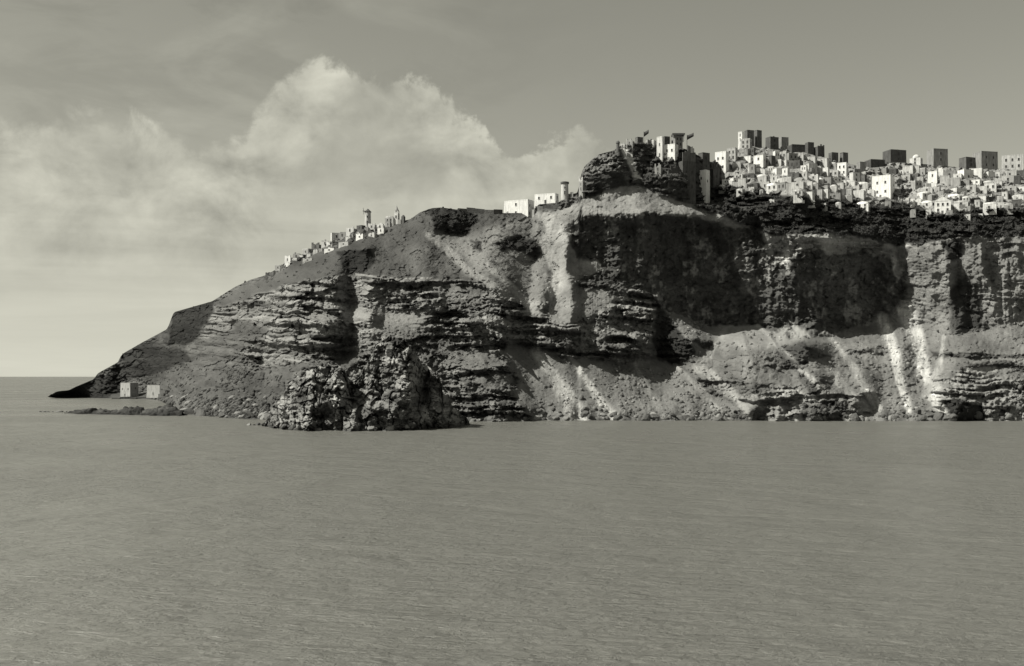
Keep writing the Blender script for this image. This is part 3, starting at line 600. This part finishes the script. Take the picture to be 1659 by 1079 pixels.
# ------------------------------------------------------------------ the castle on its rock
CG = 'ruins and houses of the castle'
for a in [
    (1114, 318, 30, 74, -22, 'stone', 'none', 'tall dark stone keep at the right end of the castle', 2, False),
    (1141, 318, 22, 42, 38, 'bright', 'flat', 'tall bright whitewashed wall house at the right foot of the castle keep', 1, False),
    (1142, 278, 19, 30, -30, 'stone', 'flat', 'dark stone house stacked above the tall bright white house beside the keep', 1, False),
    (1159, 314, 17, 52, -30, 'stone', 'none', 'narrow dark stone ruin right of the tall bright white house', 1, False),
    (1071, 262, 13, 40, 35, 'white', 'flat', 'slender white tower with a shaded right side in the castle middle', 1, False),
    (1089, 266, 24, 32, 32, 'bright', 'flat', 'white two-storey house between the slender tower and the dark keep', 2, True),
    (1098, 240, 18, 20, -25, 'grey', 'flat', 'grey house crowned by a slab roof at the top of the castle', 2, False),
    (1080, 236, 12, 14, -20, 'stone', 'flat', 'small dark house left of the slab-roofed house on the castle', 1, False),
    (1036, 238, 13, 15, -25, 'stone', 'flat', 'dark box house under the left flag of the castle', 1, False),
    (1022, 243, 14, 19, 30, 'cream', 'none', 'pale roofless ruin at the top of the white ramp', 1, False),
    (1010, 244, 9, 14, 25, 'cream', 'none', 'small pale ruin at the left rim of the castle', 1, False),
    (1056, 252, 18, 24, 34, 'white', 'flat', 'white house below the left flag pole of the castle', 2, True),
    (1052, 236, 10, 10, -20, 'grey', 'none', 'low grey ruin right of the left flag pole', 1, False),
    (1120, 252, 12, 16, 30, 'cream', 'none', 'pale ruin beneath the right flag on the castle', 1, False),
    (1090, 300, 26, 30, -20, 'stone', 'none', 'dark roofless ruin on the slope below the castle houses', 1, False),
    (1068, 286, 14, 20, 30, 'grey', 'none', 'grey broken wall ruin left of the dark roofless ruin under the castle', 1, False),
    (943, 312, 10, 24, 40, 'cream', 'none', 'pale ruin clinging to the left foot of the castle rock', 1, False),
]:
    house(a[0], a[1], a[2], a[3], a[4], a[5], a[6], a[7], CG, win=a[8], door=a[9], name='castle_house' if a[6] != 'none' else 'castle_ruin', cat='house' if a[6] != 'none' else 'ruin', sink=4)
def slab_terrace():
    d = gD(1098, 240); p = at(1099, 219, d); e = thing('roof_terrace', 'thin dark slab terrace raised above the top house of the castle', 'terrace', p)
    m = MB(); m.box(-3.6, 3.6, -1.5, 3.5, 0, .9); m.build('slab', M['stone'], e)
    for x in (-3.2, 3.2):
        for y in (-1.2, 3.2): m = MB(); m.box(x-.2, x+.2, y-.2, y+.2, -3.2, -.001); m.build('post', M['cream'], e)
slab_terrace()
def turret(px, py, h_, label):
    p = ground(px, py); m = MB(); m.lathe([(1.0, -3), (.9, h_*.7), (1.15, h_*.72), (1.1, h_*.86), (.5, h_*.95), (.1, h_)], 10)
    e = thing('stone_turret', label, 'turret', p); m.build('shaft', M['stone'], e)
turret(1001, 246, 6.5, 'slim dark stone turret at the left corner of the castle')
def flag(px, pyb, pyt, cw, label):
    d = gD(px, min(pyb, 262)); p = at(px, pyb, d); e = thing('flag', label, 'flag', p, 0, 'flags on the castle'); H = (pyb-pyt)*d/F
    m = MB(); m.rod((0, 0, -4), (0, 0, H), .16, .10); m.lathe([(.05, H), (.22, H+.15), (.05, H+.35)], 8); m.build('pole', M['wood'], e)
    n = 10; v = []; fl = []
    for i in range(n+1):
        u = i/n; x = cw*u*.85; dr = math.sin(u*5)*.35*u; zt = H-.15+u*1.5; 
        for z in (zt, zt-2.6+u*.5):
            for y in (dr-.03, dr+.03): v.append((x, y, z))
    for i in range(n):
        a = i*4; b_ = a+4; fl += [(a, b_, b_+2, a+2), (a+1, a+3, b_+3, b_+1), (a, a+1, b_+1, b_), (a+2, b_+2, b_+3, a+3)]
    fl += [(0, 2, 3, 1), (n*4, n*4+1, n*4+3, n*4+2)]
    m = MB(); m.add(v, fl); m.build('cloth', M['cloth'], e, True)
flag(1043, 236, 214, 3.2, 'dark flag flying left on the castle above the dark box house')
flag(1113, 246, 219, 4.4, 'dark flag flying at the right end of the castle beside the slab terrace')

# ------------------------------------------------------------------ village on the rim: the skyline
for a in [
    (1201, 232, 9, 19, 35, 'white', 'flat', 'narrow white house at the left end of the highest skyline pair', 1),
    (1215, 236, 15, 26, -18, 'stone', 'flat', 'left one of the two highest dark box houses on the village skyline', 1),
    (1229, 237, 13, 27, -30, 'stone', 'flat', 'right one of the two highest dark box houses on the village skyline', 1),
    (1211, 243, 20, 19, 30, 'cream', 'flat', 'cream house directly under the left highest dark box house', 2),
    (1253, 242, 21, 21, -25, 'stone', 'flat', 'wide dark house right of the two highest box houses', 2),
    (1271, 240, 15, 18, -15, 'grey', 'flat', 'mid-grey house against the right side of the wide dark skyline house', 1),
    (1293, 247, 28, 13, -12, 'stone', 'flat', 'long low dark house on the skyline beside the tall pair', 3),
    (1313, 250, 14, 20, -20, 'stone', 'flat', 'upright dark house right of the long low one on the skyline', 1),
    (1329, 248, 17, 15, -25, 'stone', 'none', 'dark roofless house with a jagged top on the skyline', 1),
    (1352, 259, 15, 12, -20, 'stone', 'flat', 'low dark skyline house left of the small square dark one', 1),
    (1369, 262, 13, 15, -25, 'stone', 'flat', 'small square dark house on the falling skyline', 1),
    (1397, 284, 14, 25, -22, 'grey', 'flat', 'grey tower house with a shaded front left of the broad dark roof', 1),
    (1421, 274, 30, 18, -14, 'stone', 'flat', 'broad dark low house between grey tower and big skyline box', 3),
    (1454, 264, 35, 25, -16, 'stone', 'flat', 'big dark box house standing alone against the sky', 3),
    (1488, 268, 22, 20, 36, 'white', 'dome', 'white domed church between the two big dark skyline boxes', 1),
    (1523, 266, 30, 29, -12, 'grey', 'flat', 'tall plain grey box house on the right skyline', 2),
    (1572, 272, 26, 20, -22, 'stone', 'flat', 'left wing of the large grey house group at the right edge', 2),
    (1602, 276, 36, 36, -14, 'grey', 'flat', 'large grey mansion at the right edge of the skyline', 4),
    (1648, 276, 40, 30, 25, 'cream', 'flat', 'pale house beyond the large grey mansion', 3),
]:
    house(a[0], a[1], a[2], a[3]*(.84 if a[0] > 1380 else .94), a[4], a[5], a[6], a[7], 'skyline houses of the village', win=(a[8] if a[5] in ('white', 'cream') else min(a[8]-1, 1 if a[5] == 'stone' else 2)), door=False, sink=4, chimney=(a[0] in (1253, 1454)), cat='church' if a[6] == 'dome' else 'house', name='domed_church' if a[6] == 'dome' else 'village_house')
# landmark houses in the slope
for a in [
    (1233, 271, 21, 19, 34, 'white', 'flat', 'bright white cube house with a dark block at its right', 1),
    (1252, 271, 11, 18, -30, 'stone', 'flat', 'added dark block standing in for the shaded side of the bright white cube', 1),  # added block: the white cube's shaded side built in dark stone
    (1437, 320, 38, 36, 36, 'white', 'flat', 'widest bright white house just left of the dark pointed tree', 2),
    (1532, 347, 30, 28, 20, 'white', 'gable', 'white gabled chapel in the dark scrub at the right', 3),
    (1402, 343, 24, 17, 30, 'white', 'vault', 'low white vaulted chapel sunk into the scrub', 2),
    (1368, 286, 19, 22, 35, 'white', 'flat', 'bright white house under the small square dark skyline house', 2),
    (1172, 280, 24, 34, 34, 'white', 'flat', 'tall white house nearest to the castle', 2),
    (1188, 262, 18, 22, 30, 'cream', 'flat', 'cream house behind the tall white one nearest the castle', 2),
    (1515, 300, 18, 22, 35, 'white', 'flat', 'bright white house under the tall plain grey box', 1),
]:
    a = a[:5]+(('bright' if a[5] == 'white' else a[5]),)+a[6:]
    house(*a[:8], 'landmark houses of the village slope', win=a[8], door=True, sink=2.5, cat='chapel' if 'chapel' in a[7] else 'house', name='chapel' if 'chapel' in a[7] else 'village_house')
ORD = 'first second third fourth fifth sixth seventh eighth ninth tenth eleventh twelfth thirteenth fourteenth fifteenth sixteenth seventeenth eighteenth nineteenth twentieth twenty-first twenty-second twenty-third twenty-fourth twenty-fifth twenty-sixth twenty-seventh twenty-eighth twenty-ninth'.split()+["thirtieth", "thirty-first", "thirty-second", "thirty-third", "thirty-fourth", "thirty-fifth", "thirty-sixth", "thirty-seventh", "thirty-eighth", "thirty-ninth", "fortieth", "forty-first"]
LOW = [(1160, 296), (1200, 302), (1250, 309), (1320, 320), (1400, 323), (1440, 330), (1500, 335), (1560, 338), (1640, 336)]
TOPV = [(1160, 262), (1200, 246), (1240, 248), (1300, 256), (1350, 268), (1400, 284), (1450, 276), (1500, 278), (1560, 284), (1640, 284)]
rows = ['top', 'second', 'third', 'fourth', 'lowest']
for ri, rn in enumerate(rows):
    x = 1160+random.uniform(2, 14); n = 0; f = [.10, .33, .56, .79, 1.0][ri]
    while x < 1652:
        w = random.uniform(10, 27); xc = x+w/2; top_, lo_ = interp(TOPV, xc), interp(LOW, xc)
        y = top_+(lo_-top_)*f+random.uniform(-3, 3); hgt = random.uniform(8, 15)
        if abs(xc-1462) < 22 and y > 297: x += w; continue
        if not any(abs(xc-q[0]) < (w+q[2])*.36 and y > q[1]-q[3]*.9 and y-hgt < q[1] for q in HOUSES if q[0] > 1160 and (q[2], q[3]) in ((21, 19), (38, 36), (30, 28), (24, 34), (19, 22), (18, 22))):
            wl = random.choice(['white', 'white', 'cream', 'cream', 'cream', 'grey']); rf = random.choice(['flat', 'flat', 'flat', 'vault', 'none'] if ri < 3 else ['flat', 'vault', 'none', 'flat'])
            if random.random() < .10: wl = 'stone'
            word = {'white': 'white', 'cream': 'cream', 'grey': 'grey', 'stone': 'dark stone'}[wl]; rw = {'flat': 'flat-roofed', 'vault': 'vaulted', 'none': 'roofless'}[rf]
            house(xc, y, w, hgt, random.choice([38, 34, 30, 42, 26, -20]), wl, rf, '%s %s house, %s from the castle in the %s row of the village slope' % (word, rw, ORD[n], rn), 'houses in rows down the village slope', win=random.choice([0, 1, 1, 2]), door=random.random() < .45)
            n += 1
        x += w*random.uniform(.55, 1.0)

for i in range(22):                                     # houses spilling into the scrub below the last row
    x = 1176+i*20.5+random.uniform(-5, 5); y = interp(LOW, x)+random.uniform(4, 20); wl = random.choice(['white', 'cream', 'cream', 'grey'])
    if any(abs(x-c) < 24 for c in (1462, 1532, 1402)): wl = 'grey'
    house(x, y, random.uniform(8, 15), random.uniform(6, 11), random.choice([36, 30, 42]), wl, random.choice(['vault', 'none', 'flat']), '%s little house set in the dark scrub below the rows, %s from the castle' % ({'white': 'white', 'cream': 'cream', 'grey': 'grey'}[wl], ORD[i]), 'little houses in the scrub', win=random.choice([0, 1]), door=random.random() < .5, sink=2)
def terrace_walls():
    rw = random.Random(9); names = ['lowest', 'second', 'third', 'fourth', 'fifth', 'sixth', 'seventh', 'eighth', 'ninth', 'tenth']
    for i in range(10):
        x0 = 1170+i*46+rw.uniform(-10, 10); fr_ = [.95, .5, .8, .3, .98, .6, .85, .4, .95, .7][i]; n = rw.randint(3, 5); pts = []
        for k in range(n): xx = x0+k*9; pts.append((xx, interp(TOPV, xx)+(interp(LOW, xx)-interp(TOPV, xx))*fr_+rw.uniform(-.8, .8)+2))
        stone_wall(pts, rw.uniform(1.6, 2.8), rw.choice(['cream', 'white', 'grey', 'stone']), 'terrace wall among the village houses, %s one counted from the castle' % ORD[i])
# ------------------------------------------------------------------ west end: white house, long house, mills, church, ruins
house(841, 347, 50, 23, 28, 'bright', 'flat', 'broad low white house alone on the saddle left of the castle', 'buildings on the saddle', win=1, door=True, sink=5, depth=.5, chimney=False, name='saddle_house')
house(886, 329, 40, 15, 24, 'bright', 'flat', 'long low house with a dark flat roof beside the stubby mill', 'buildings on the saddle', win=3, door=True, sink=5, depth=.4, roofm='roofd', name='long_house')
def long_roof():
    d = gD(886, 329); p = at(884, 314, d); e = thing('roof_slab', 'dark overhanging slab lying on the roof of the long low house', 'slab', p, R(-24)); m = MB(); m.box(-6.2, 6.2, -2.4, 3.0, 0, .75); m.build('slab', M['stone'], e)
house(860, 353, 22, 12, 24, 'cream', 'flat', 'cream annex below the right corner of the broad white saddle house', 'buildings on the saddle', win=1, door=False, sink=4, name='annex')
house(925, 322, 14, 10, 25, 'grey', 'none', 'grey low ruin between the stubby mill and the castle rock', 'buildings on the saddle', cat='ruin', win=1, door=False, sink=4, name='ruin')
def mill(px, py, wpx, hpx, label, cap, sails):
    d = gD(px, py); k = d/F; r = wpx*k/2; H = hpx*k; e = thing('windmill', label, 'windmill', at(px, py, d+r*.5), 0, 'old windmills')
    m = MB(); m.lathe([(r*1.06, -5), (r*1.02, 0), (r*.94, H)], 24); m.build('tower', M['cream'], e, False)
    m = MB()
    if cap == 'cone': m.lathe([(r*1.12, H), (r*1.16, H+.25), (r*.75, H+r*.55), (r*.1, H+r*1.15)], 24)
    else: m.lathe([(r*1.14, H), (r*1.16, H+1.0), (r*.9, H+1.15), (r*.1, H+1.35)], 24)
    m.build('cap', M['stone'], e)
    if sails:
        hx = -r*1.35; hz = H+r*.35; m = MB(); m.rod((0, 0, hz), (hx-.5, -.6, hz+.1), .28, .2); m.build('axle', M['wood'], e)
        for i in range(6): a = i*math.pi/3+.3; m = MB(); m.rod((hx, -.6, hz), (hx-.1, -.6+math.cos(a)*2.2, hz+math.sin(a)*2.2), .09, .05); m.build('sail_spar', M['wood'], e)
    window_on(e, 0, 0, H*.55, .7, 1.0, r, r*.98); window_on(e, 0, 0, .1, .9, 1.9, r, r*1.02, 'wood', 'door')
mill(596, 364, 10, 20, 'tall round mill tower with a leaning cap above the left ruins', 'cone', True)
mill(915, 316, 12, 18, 'stubby round flat-capped mill beside the castle rock', 'flat', False)
def church():
    d = gD(643, 361); k = d/F
    e = thing('church', 'small church with a pointed bell tower on the left ridge', 'church', at(643, 361, d), R(-20))
    m = MB(); m.box(-6.5, -1.2, -2, 3, -4, 3.0); m.build('nave', M['cream'], e)
    m = MB(); m.vault(-6.4, -1.3, -1.95, 2.95, 2.98, .9); m.build('roof', M['cream'], e, True)
    m = MB(); m.box(-1.2, 1.2, -1.2, 1.2, -4, 5.2, 0, .05); m.build('bell_tower', M['white'], e)
    for x in (-.85, .85):
        for y in (-.85, .85): m = MB(); m.box(x-.18, x+.18, y-.18, y+.18, 5.201, 6.7); m.build('pillar', M['white'], e)
    m = MB(); m.lathe([(1.2, 6.701), (1.1, 7.0), (.6, 7.9), (.15, 9.2), (.05, 9.8)], 14); m.build('spire', M['grey'], e)
    m = MB(); m.box(3.2, 4.8, -1, 1, -4, 3.4); m.lathe([(.85, 3.4), (.6, 4.0), (.1, 4.3)], 10, 0, (4, 0, 0)); m.build('side_turret', M['stone'], e)
    m = MB(); m.box(1.2, 3.2, -1.2, 2, -4, 1.6); m.build('porch', M['cream'], e)
    for u in (-5, -3): window_on(e, 0, u, 1.0, .8, 1.2, 0, 2)
    window_on(e, 0, 0, 2.6, .7, 1.4, 0, 1.17)
church()
RU = [(452, 437, 13, 8), (468, 425, 14, 11), (482, 419, 15, 10), (497, 412, 14, 9), (513, 404, 16, 11), (528, 398, 14, 10), (543, 390, 15, 12), (556, 384, 14, 9), (569, 377, 16, 10), (584, 373, 12, 8), (604, 371, 14, 10), (617, 369, 12, 8), (630, 366, 10, 7),
      (500, 422, 18, 5), (536, 406, 20, 6), (560, 397, 22, 6), (585, 386, 16, 8), (604, 383, 14, 7), (618, 377, 12, 8), (436, 444, 12, 4)]
for i, (x, y, w, h_) in enumerate(RU):
    lower = i in range(13, 19)
    house(x, y+2, w*1.25, h_*1.15, random.choice([30, 36, 24, -18]), ['cream', 'white', 'grey', 'cream', 'stone'][i % 5] if not lower else ['white', 'cream'][i % 2], 'none' if i % 3 else 'flat', '%s ruined house, %s up the left ridge%s' % ({0: 'low', 1: 'broken'}[i % 2], ORD[i if not lower else i-13], ' in the lower strip of ruins' if lower else ' along the sky towards the tall mill'), 'ruined houses on the left ridge', win=1, door=False, sink=3, cat='ruin', name='ruined_house')
for i in range(18):
    x = 448+i*10.6+random.uniform(-2, 2); yr = interp(RIDGE, x)
    house(x, yr+random.uniform(5, 12), random.uniform(8, 15), random.uniform(4, 7), random.choice([30, 36, -15]), random.choice(['cream', 'white', 'cream', 'grey']), 'none', 'knee-high pale ruin of crumbled walls, %s up the slope just below the skyline ruins' % ORD[i], 'crumbled ruins below the skyline of the left ridge', win=0, door=False, sink=2.5, cat='ruin', name='crumbled_ruin')
def stone_wall(pts, h_, mat, label, th=.7):
    e = thing('stone_wall', label, 'wall', ground(*pts[0])); o0 = Vector(e.location)
    for a, b_ in zip(pts[:-1], pts[1:]):
        A_, B_ = ground(*a)-o0, ground(*b_)-o0; d = (B_-A_); d.z = 0; n = Vector((d.y, -d.x, 0)).normalized()*th/2
        hz = h_*random.uniform(.7, 1.2); v = [A_+n+Vector((0, 0, -2)), B_+n+Vector((0, 0, -2)), B_-n+Vector((0, 0, -2)), A_-n+Vector((0, 0, -2)), A_+n+Vector((0, 0, hz)), B_+n+Vector((0, 0, hz)), B_-n+Vector((0, 0, hz)), A_-n+Vector((0, 0, hz))]
        m = MB(); m.add(v, [(3, 2, 1, 0), (4, 5, 6, 7), (0, 1, 5, 4), (1, 2, 6, 5), (2, 3, 7, 6), (3, 0, 4, 7)]); m.build('wall_section', M[mat], e)
terrace_walls()
stone_wall([(742, 342), (756, 343), (770, 344), (785, 345.5), (800, 346), (814, 346.5)], 2.0, 'stone', 'low dark dry-stone wall running to the broad white saddle house')
stone_wall([(868, 338), (880, 338), (893, 337), (906, 334)], 1.6, 'stone', 'dark terrace wall below the long low house')

# ------------------------------------------------------------------ boat houses on the left cape
def boat_house(px, py, wpx, hpx, rot, label, n, dep, Dm):
    Dm = gD(px, py)-14
    house(px, py, wpx, hpx, rot, 'dull' if px < 230 else 'cream', 'flat', label, 'waterside houses on the cape', win=n, door=True, depth=dep, sink=2.5, name='waterside_house', Dm=Dm)
def quay():
    d = gD(205, 642); p = at(228, 644.5, d-26); e = thing('stone_quay', 'low stone quay under the two waterside houses on the cape', 'quay', p); m = MB(); k = d/F
    for i in range(7): x = (-44+i*13)*k; m2 = MB(); m2.box(x, x+12.8*k, -3+random.uniform(-.5, .5), 16, -4, random.uniform(.2, .9), 0, .02); m2.build('quay_block', M['stone'], e)
quay()
boat_house(205, 642, 31, 21, 36, 'white waterside house nearer the tip of the low cape, shaded right end', 3, .6, None)
boat_house(255, 640, 46, 15, 32, 'white waterside house nearer the boulders, with a bright flat roof', 1, 1.1, None)

# ------------------------------------------------------------------ dark pointed tree below the widest white house, scrub
def leaf_cloud(m, centres, n, size, rnd):
    for c, r in centres:
        for _ in range(n):
            d = Vector((rnd.gauss(0, 1), rnd.gauss(0, 1), rnd.gauss(0, 1))).normalized()*r*rnd.uniform(.45, 1.05); p = Vector(c)+d
            u = Vector((rnd.gauss(0, 1), rnd.gauss(0, 1), rnd.gauss(0, 1))).normalized(); w = u.orthogonal().normalized(); s_ = size*rnd.uniform(.6, 1.4)
            m.add([p-u*s_, p+w*s_*.6, p+u*s_, p-w*s_*.6], [(0, 1, 2, 3)])
def pointed_tree(px, py, hpx, wpx, label):
    rnd = random.Random(px); d = gD(px, py)-6; H = hpx*d/F; r = wpx*d/F/2; e = thing('tree', label, 'tree', at(px, py, d))
    m = MB(); m.rod((0, 0, -2), (0, 0, H*.85), .35, .08, 8)
    for i in range(7): a = i*2.4; z = H*(.15+.09*i); m.rod((0, 0, z), (math.cos(a)*r*(.9-z/H*.8), math.sin(a)*r*(.9-z/H*.8), z+.6), .12, .04, 5)
    m.build('trunk', M['bark'], e); m = MB(); cs = []
    for i in range(60):
        t_ = rnd.random()**1.3; a = rnd.uniform(0, 6.28); q_ = r*(1-t_)**.9*rnd.uniform(.2, .9); cs.append(((math.cos(a)*q_, math.sin(a)*q_, H*(.05+.93*t_)), .9*(1-t_)+.35))
    leaf_cloud(m, cs, 40, .32, rnd); m.build('crown', M['leaf'], e)
pointed_tree(1462, 338, 38, 36, 'dark pointed tree right of the widest white village house')
def scatter_pts(field, n, rnd):
    w = np.clip(field, 0, None)*dpy[None]; w = w.reshape(-1); c = np.cumsum(w); c /= c[-1]
    i = np.searchsorted(c, rnd.random(n)); return i//NX, i % NX
r2 = np.random.default_rng(21)
def quads_mesh(name, C, Rr, n, size):
    k = len(C)*n; d = r2.normal(size=(len(C), n, 3)); d /= np.linalg.norm(d, axis=-1, keepdims=True); d[..., 2] = np.abs(d[..., 2])*.8
    P = C[:, None]+d*Rr[:, None, None]*r2.uniform(.4, 1.05, (len(C), n, 1)); u = r2.normal(size=P.shape); u /= np.linalg.norm(u, axis=-1, keepdims=True)
    w = np.cross(u, r2.normal(size=P.shape)); w /= np.linalg.norm(w, axis=-1, keepdims=True); s_ = size*r2.uniform(.6, 1.5, (len(C), n, 1))
    V_ = np.stack([P-u*s_, P+w*s_*.6, P+u*s_, P-w*s_*.6], 2).reshape(-1, 3); me = bpy.data.meshes.new(name); me.vertices.add(len(V_)); me.vertices.foreach_set('co', V_.reshape(-1).astype(np.float32))
    me.loops.add(len(V_)); me.loops.foreach_set('vertex_index', np.arange(len(V_), dtype=np.int32)); me.polygons.add(k); me.polygons.foreach_set('loop_start', (np.arange(k)*4).astype(np.int32)); me.polygons.foreach_set('loop_total', np.full(k, 4, np.int32)); me.update(); return me
ri_, ci_ = scatter_pts(SCR*(PXG < 1700), 2600, r2)
link('scrub', quads_mesh('scrub', PT[ri_, ci_], r2.uniform(.5, 1.7, len(ri_)), 26, .26), M['leaf'], kind='stuff', label='dark low scrub covering the terraces under the village', category='scrub')

# ------------------------------------------------------------------ boulders and rubble
def rock_mesh(seed, sub=2):
    import bmesh
    rnd = np.random.default_rng(seed); bm = bmesh.new(); bmesh.ops.create_icosphere(bm, subdivisions=sub, radius=1)
    pl = rnd.normal(size=(9, 3)); pl /= np.linalg.norm(pl, axis=1, keepdims=True); dd = rnd.uniform(.55, .92, 9); sc_ = np.array([1, rnd.uniform(.75, 1.1), rnd.uniform(.6, .85)])
    for v in bm.verts:
        p = np.array(v.co)
        for n_, d_ in zip(pl, dd):
            e_ = p@n_-d_
            if e_ > 0: p = p-n_*e_
        p = p*sc_*(1+rnd.normal()*.025); v.co = p
    me = bpy.data.meshes.new('boulder'); bm.to_mesh(me); bm.free(); return me
rocks = [rock_mesh(100+i) for i in range(9)]
for i, me in enumerate(rocks): me.materials.append(M['boulder'] if i % 3 else M['boulder2'])
zones_b = [('%s boulder from the cape houses along the left rubble shore', 'boulders on the left shore', 268, 440, 95),
           ('%s boulder from the left round the foot of the jutting promontory', 'boulders round the promontory', 430, 752, 70),
           ('%s boulder from the promontory along the waterline below the central scree', 'boulders below the central scree', 755, 1210, 80),
           ('%s waterline rock from the central scree under the pale right-hand slopes', 'rocks along the right shore', 1210, 1640, 40)]
def nth(i): return '%d%s' % (i, 'th' if 10 < i % 100 < 14 else {1: 'st', 2: 'nd', 3: 'rd'}.get(i % 10, 'th'))
rb = random.Random(5)
def boulder(px, py, size, label, group, me=None, d=None):
    o = bpy.data.objects.new('boulder', me or rb.choice(rocks)); COL.objects.link(o); p = at(px, py, d) if d else ground(px, py)
    o.location = p; o.scale = [size*rb.uniform(.8, 1.25) for _ in range(3)]; o.rotation_euler = (rb.uniform(-.5, .5), rb.uniform(-.5, .5), rb.uniform(0, 6.28)); tag(o, label, 'boulder', group); return o
for lab, grp, xa, xb, n in zones_b:
    for i, x in enumerate(sorted(rb.uniform(xa, xb) for _ in range(n))):
        pr_ = grp == 'boulders round the promontory'; yw = interp(PW if pr_ else WATER, x); up = abs(rb.gauss(0, 1)); rise = (13 if pr_ else 17) if x < 755 else 7
        boulder(x, yw-up*rise-.3, (.6+2.2*rb.random()**1.8)*(1.2 if up < .6 else .8)*(.62 if pr_ else 1.15), lab % nth(i+1), grp, d=pD(x, yw-up*rise) if pr_ else None)
# the low rock spit in front of the cape's bay, and the reef off its tip
for i in range(46):
    t_ = i/45; x = 112+t_*150; boulder(x, 668.5+t_*2.5+rb.uniform(-1.6, .8), (.7+1.0*t_**.7)*rb.uniform(.7, 1.4), '%s boulder from the tip of the low dark rock spit at left' % nth(i+1), 'boulders of the rock spit', d=CH*F/(668.5+t_*2.5-HY)+rb.uniform(-3, 8))
for i, (x, s_) in enumerate(((66, .8), (72, 1.1), (78, .9), (86, .7), (95, 1.3), (101, 1.2), (107, 1.0), (404, 1.1), (411, .8), (418, 1.2), (425, .9))):
    yy = 667.5 if x < 200 else 689; boulder(x, yy, s_, '%s small reef rock from the left, off the tip of the spit' % nth(i+1) if x < 200 else '%s small rock awash from the left, beside the promontory' % nth(i-6), 'reef rocks off the spit' if x < 200 else 'rocks awash by the promontory', d=CH*F/(yy-HY))
def rubble(name, field, n, smin, smax, mat, label):
    ri_, ci_ = scatter_pts(field, n, r2); C = PT[ri_, ci_]
    t0 = (1+5**.5)/2; iv = np.array([(-1, t0, 0), (1, t0, 0), (-1, -t0, 0), (1, -t0, 0), (0, -1, t0), (0, 1, t0), (0, -1, -t0), (0, 1, -t0), (t0, 0, -1), (t0, 0, 1), (-t0, 0, -1), (-t0, 0, 1)])/1.9
    fa = np.array([(0, 11, 5), (0, 5, 1), (0, 1, 7), (0, 7, 10), (0, 10, 11), (1, 5, 9), (5, 11, 4), (11, 10, 2), (10, 7, 6), (7, 1, 8), (3, 9, 4), (3, 4, 2), (3, 2, 6), (3, 6, 8), (3, 8, 9), (4, 9, 5), (2, 4, 11), (6, 2, 10), (8, 6, 7), (9, 8, 1)])
    k = len(C); s_ = (smin+(smax-smin)*r2.random(k)**3)[:, None, None]; ax = r2.uniform(.65, 1.25, (k, 1, 3)); an = r2.uniform(0, 6.28, k); jit = 1+r2.normal(size=(k, 12, 1))*.16
    Vv = iv[None]*jit*ax*s_; co, si = np.cos(an)[:, None], np.sin(an)[:, None]; x = Vv[..., 0]*co-Vv[..., 1]*si; y = Vv[..., 0]*si+Vv[..., 1]*co
    Vv = np.stack([x, y, Vv[..., 2]], -1)+C[:, None]; Fv = (fa[None]+(np.arange(k)*12)[:, None, None]).reshape(-1); me = bpy.data.meshes.new(name); me.vertices.add(k*12); me.vertices.foreach_set('co', Vv.reshape(-1).astype(np.float32))
    me.loops.add(k*60); me.loops.foreach_set('vertex_index', Fv.astype(np.int32)); me.polygons.add(k*20); me.polygons.foreach_set('loop_start', (np.arange(k*20)*3).astype(np.int32)); me.polygons.foreach_set('loop_total', np.full(k*20, 3, np.int32)); me.update()
    c4 = np.ones((k, 12, 4), np.float32); c4[..., :3] = np.clip(al[ri_, ci_]*r2.uniform(.55, 1.5, k), .03, .6)[:, None, None]; ca = me.attributes.new('alb', 'FLOAT_COLOR', 'POINT'); ca.data.foreach_set('color', c4.reshape(-1))
    return link(name, me, mat, kind='stuff', label=label, category='rubble')
inview = (PXG < 1720)*1.0
rubble('shore_rubble', RUB*inview*(1+1.5*sstep(PYG-pw[None], -25, -4))*np.clip(fbm(U/14, Z/9, 3, 173)+.35, .05, 1), 3600, .22, 1.5, M['rock'], 'loose lava rubble strewn over the lower slopes and shore')
rubble('cliff_rubble', np.clip(RK-.3, 0, 1)*(1-wm*.8)*inview*(1-RUB*.5)*(PYG > 340), 7000, .15, 1.0, M['rock'], 'fallen stones lying on the ledges of the cliffs')
rubble('scree_stones', (1-RK)*inview*(PYG > 300)*np.clip(fbm(U/10, Z/7, 3, 171)+.1, 0, 1), 3500, .2, .8, M['rock'], 'small stones scattered over the ash slopes')
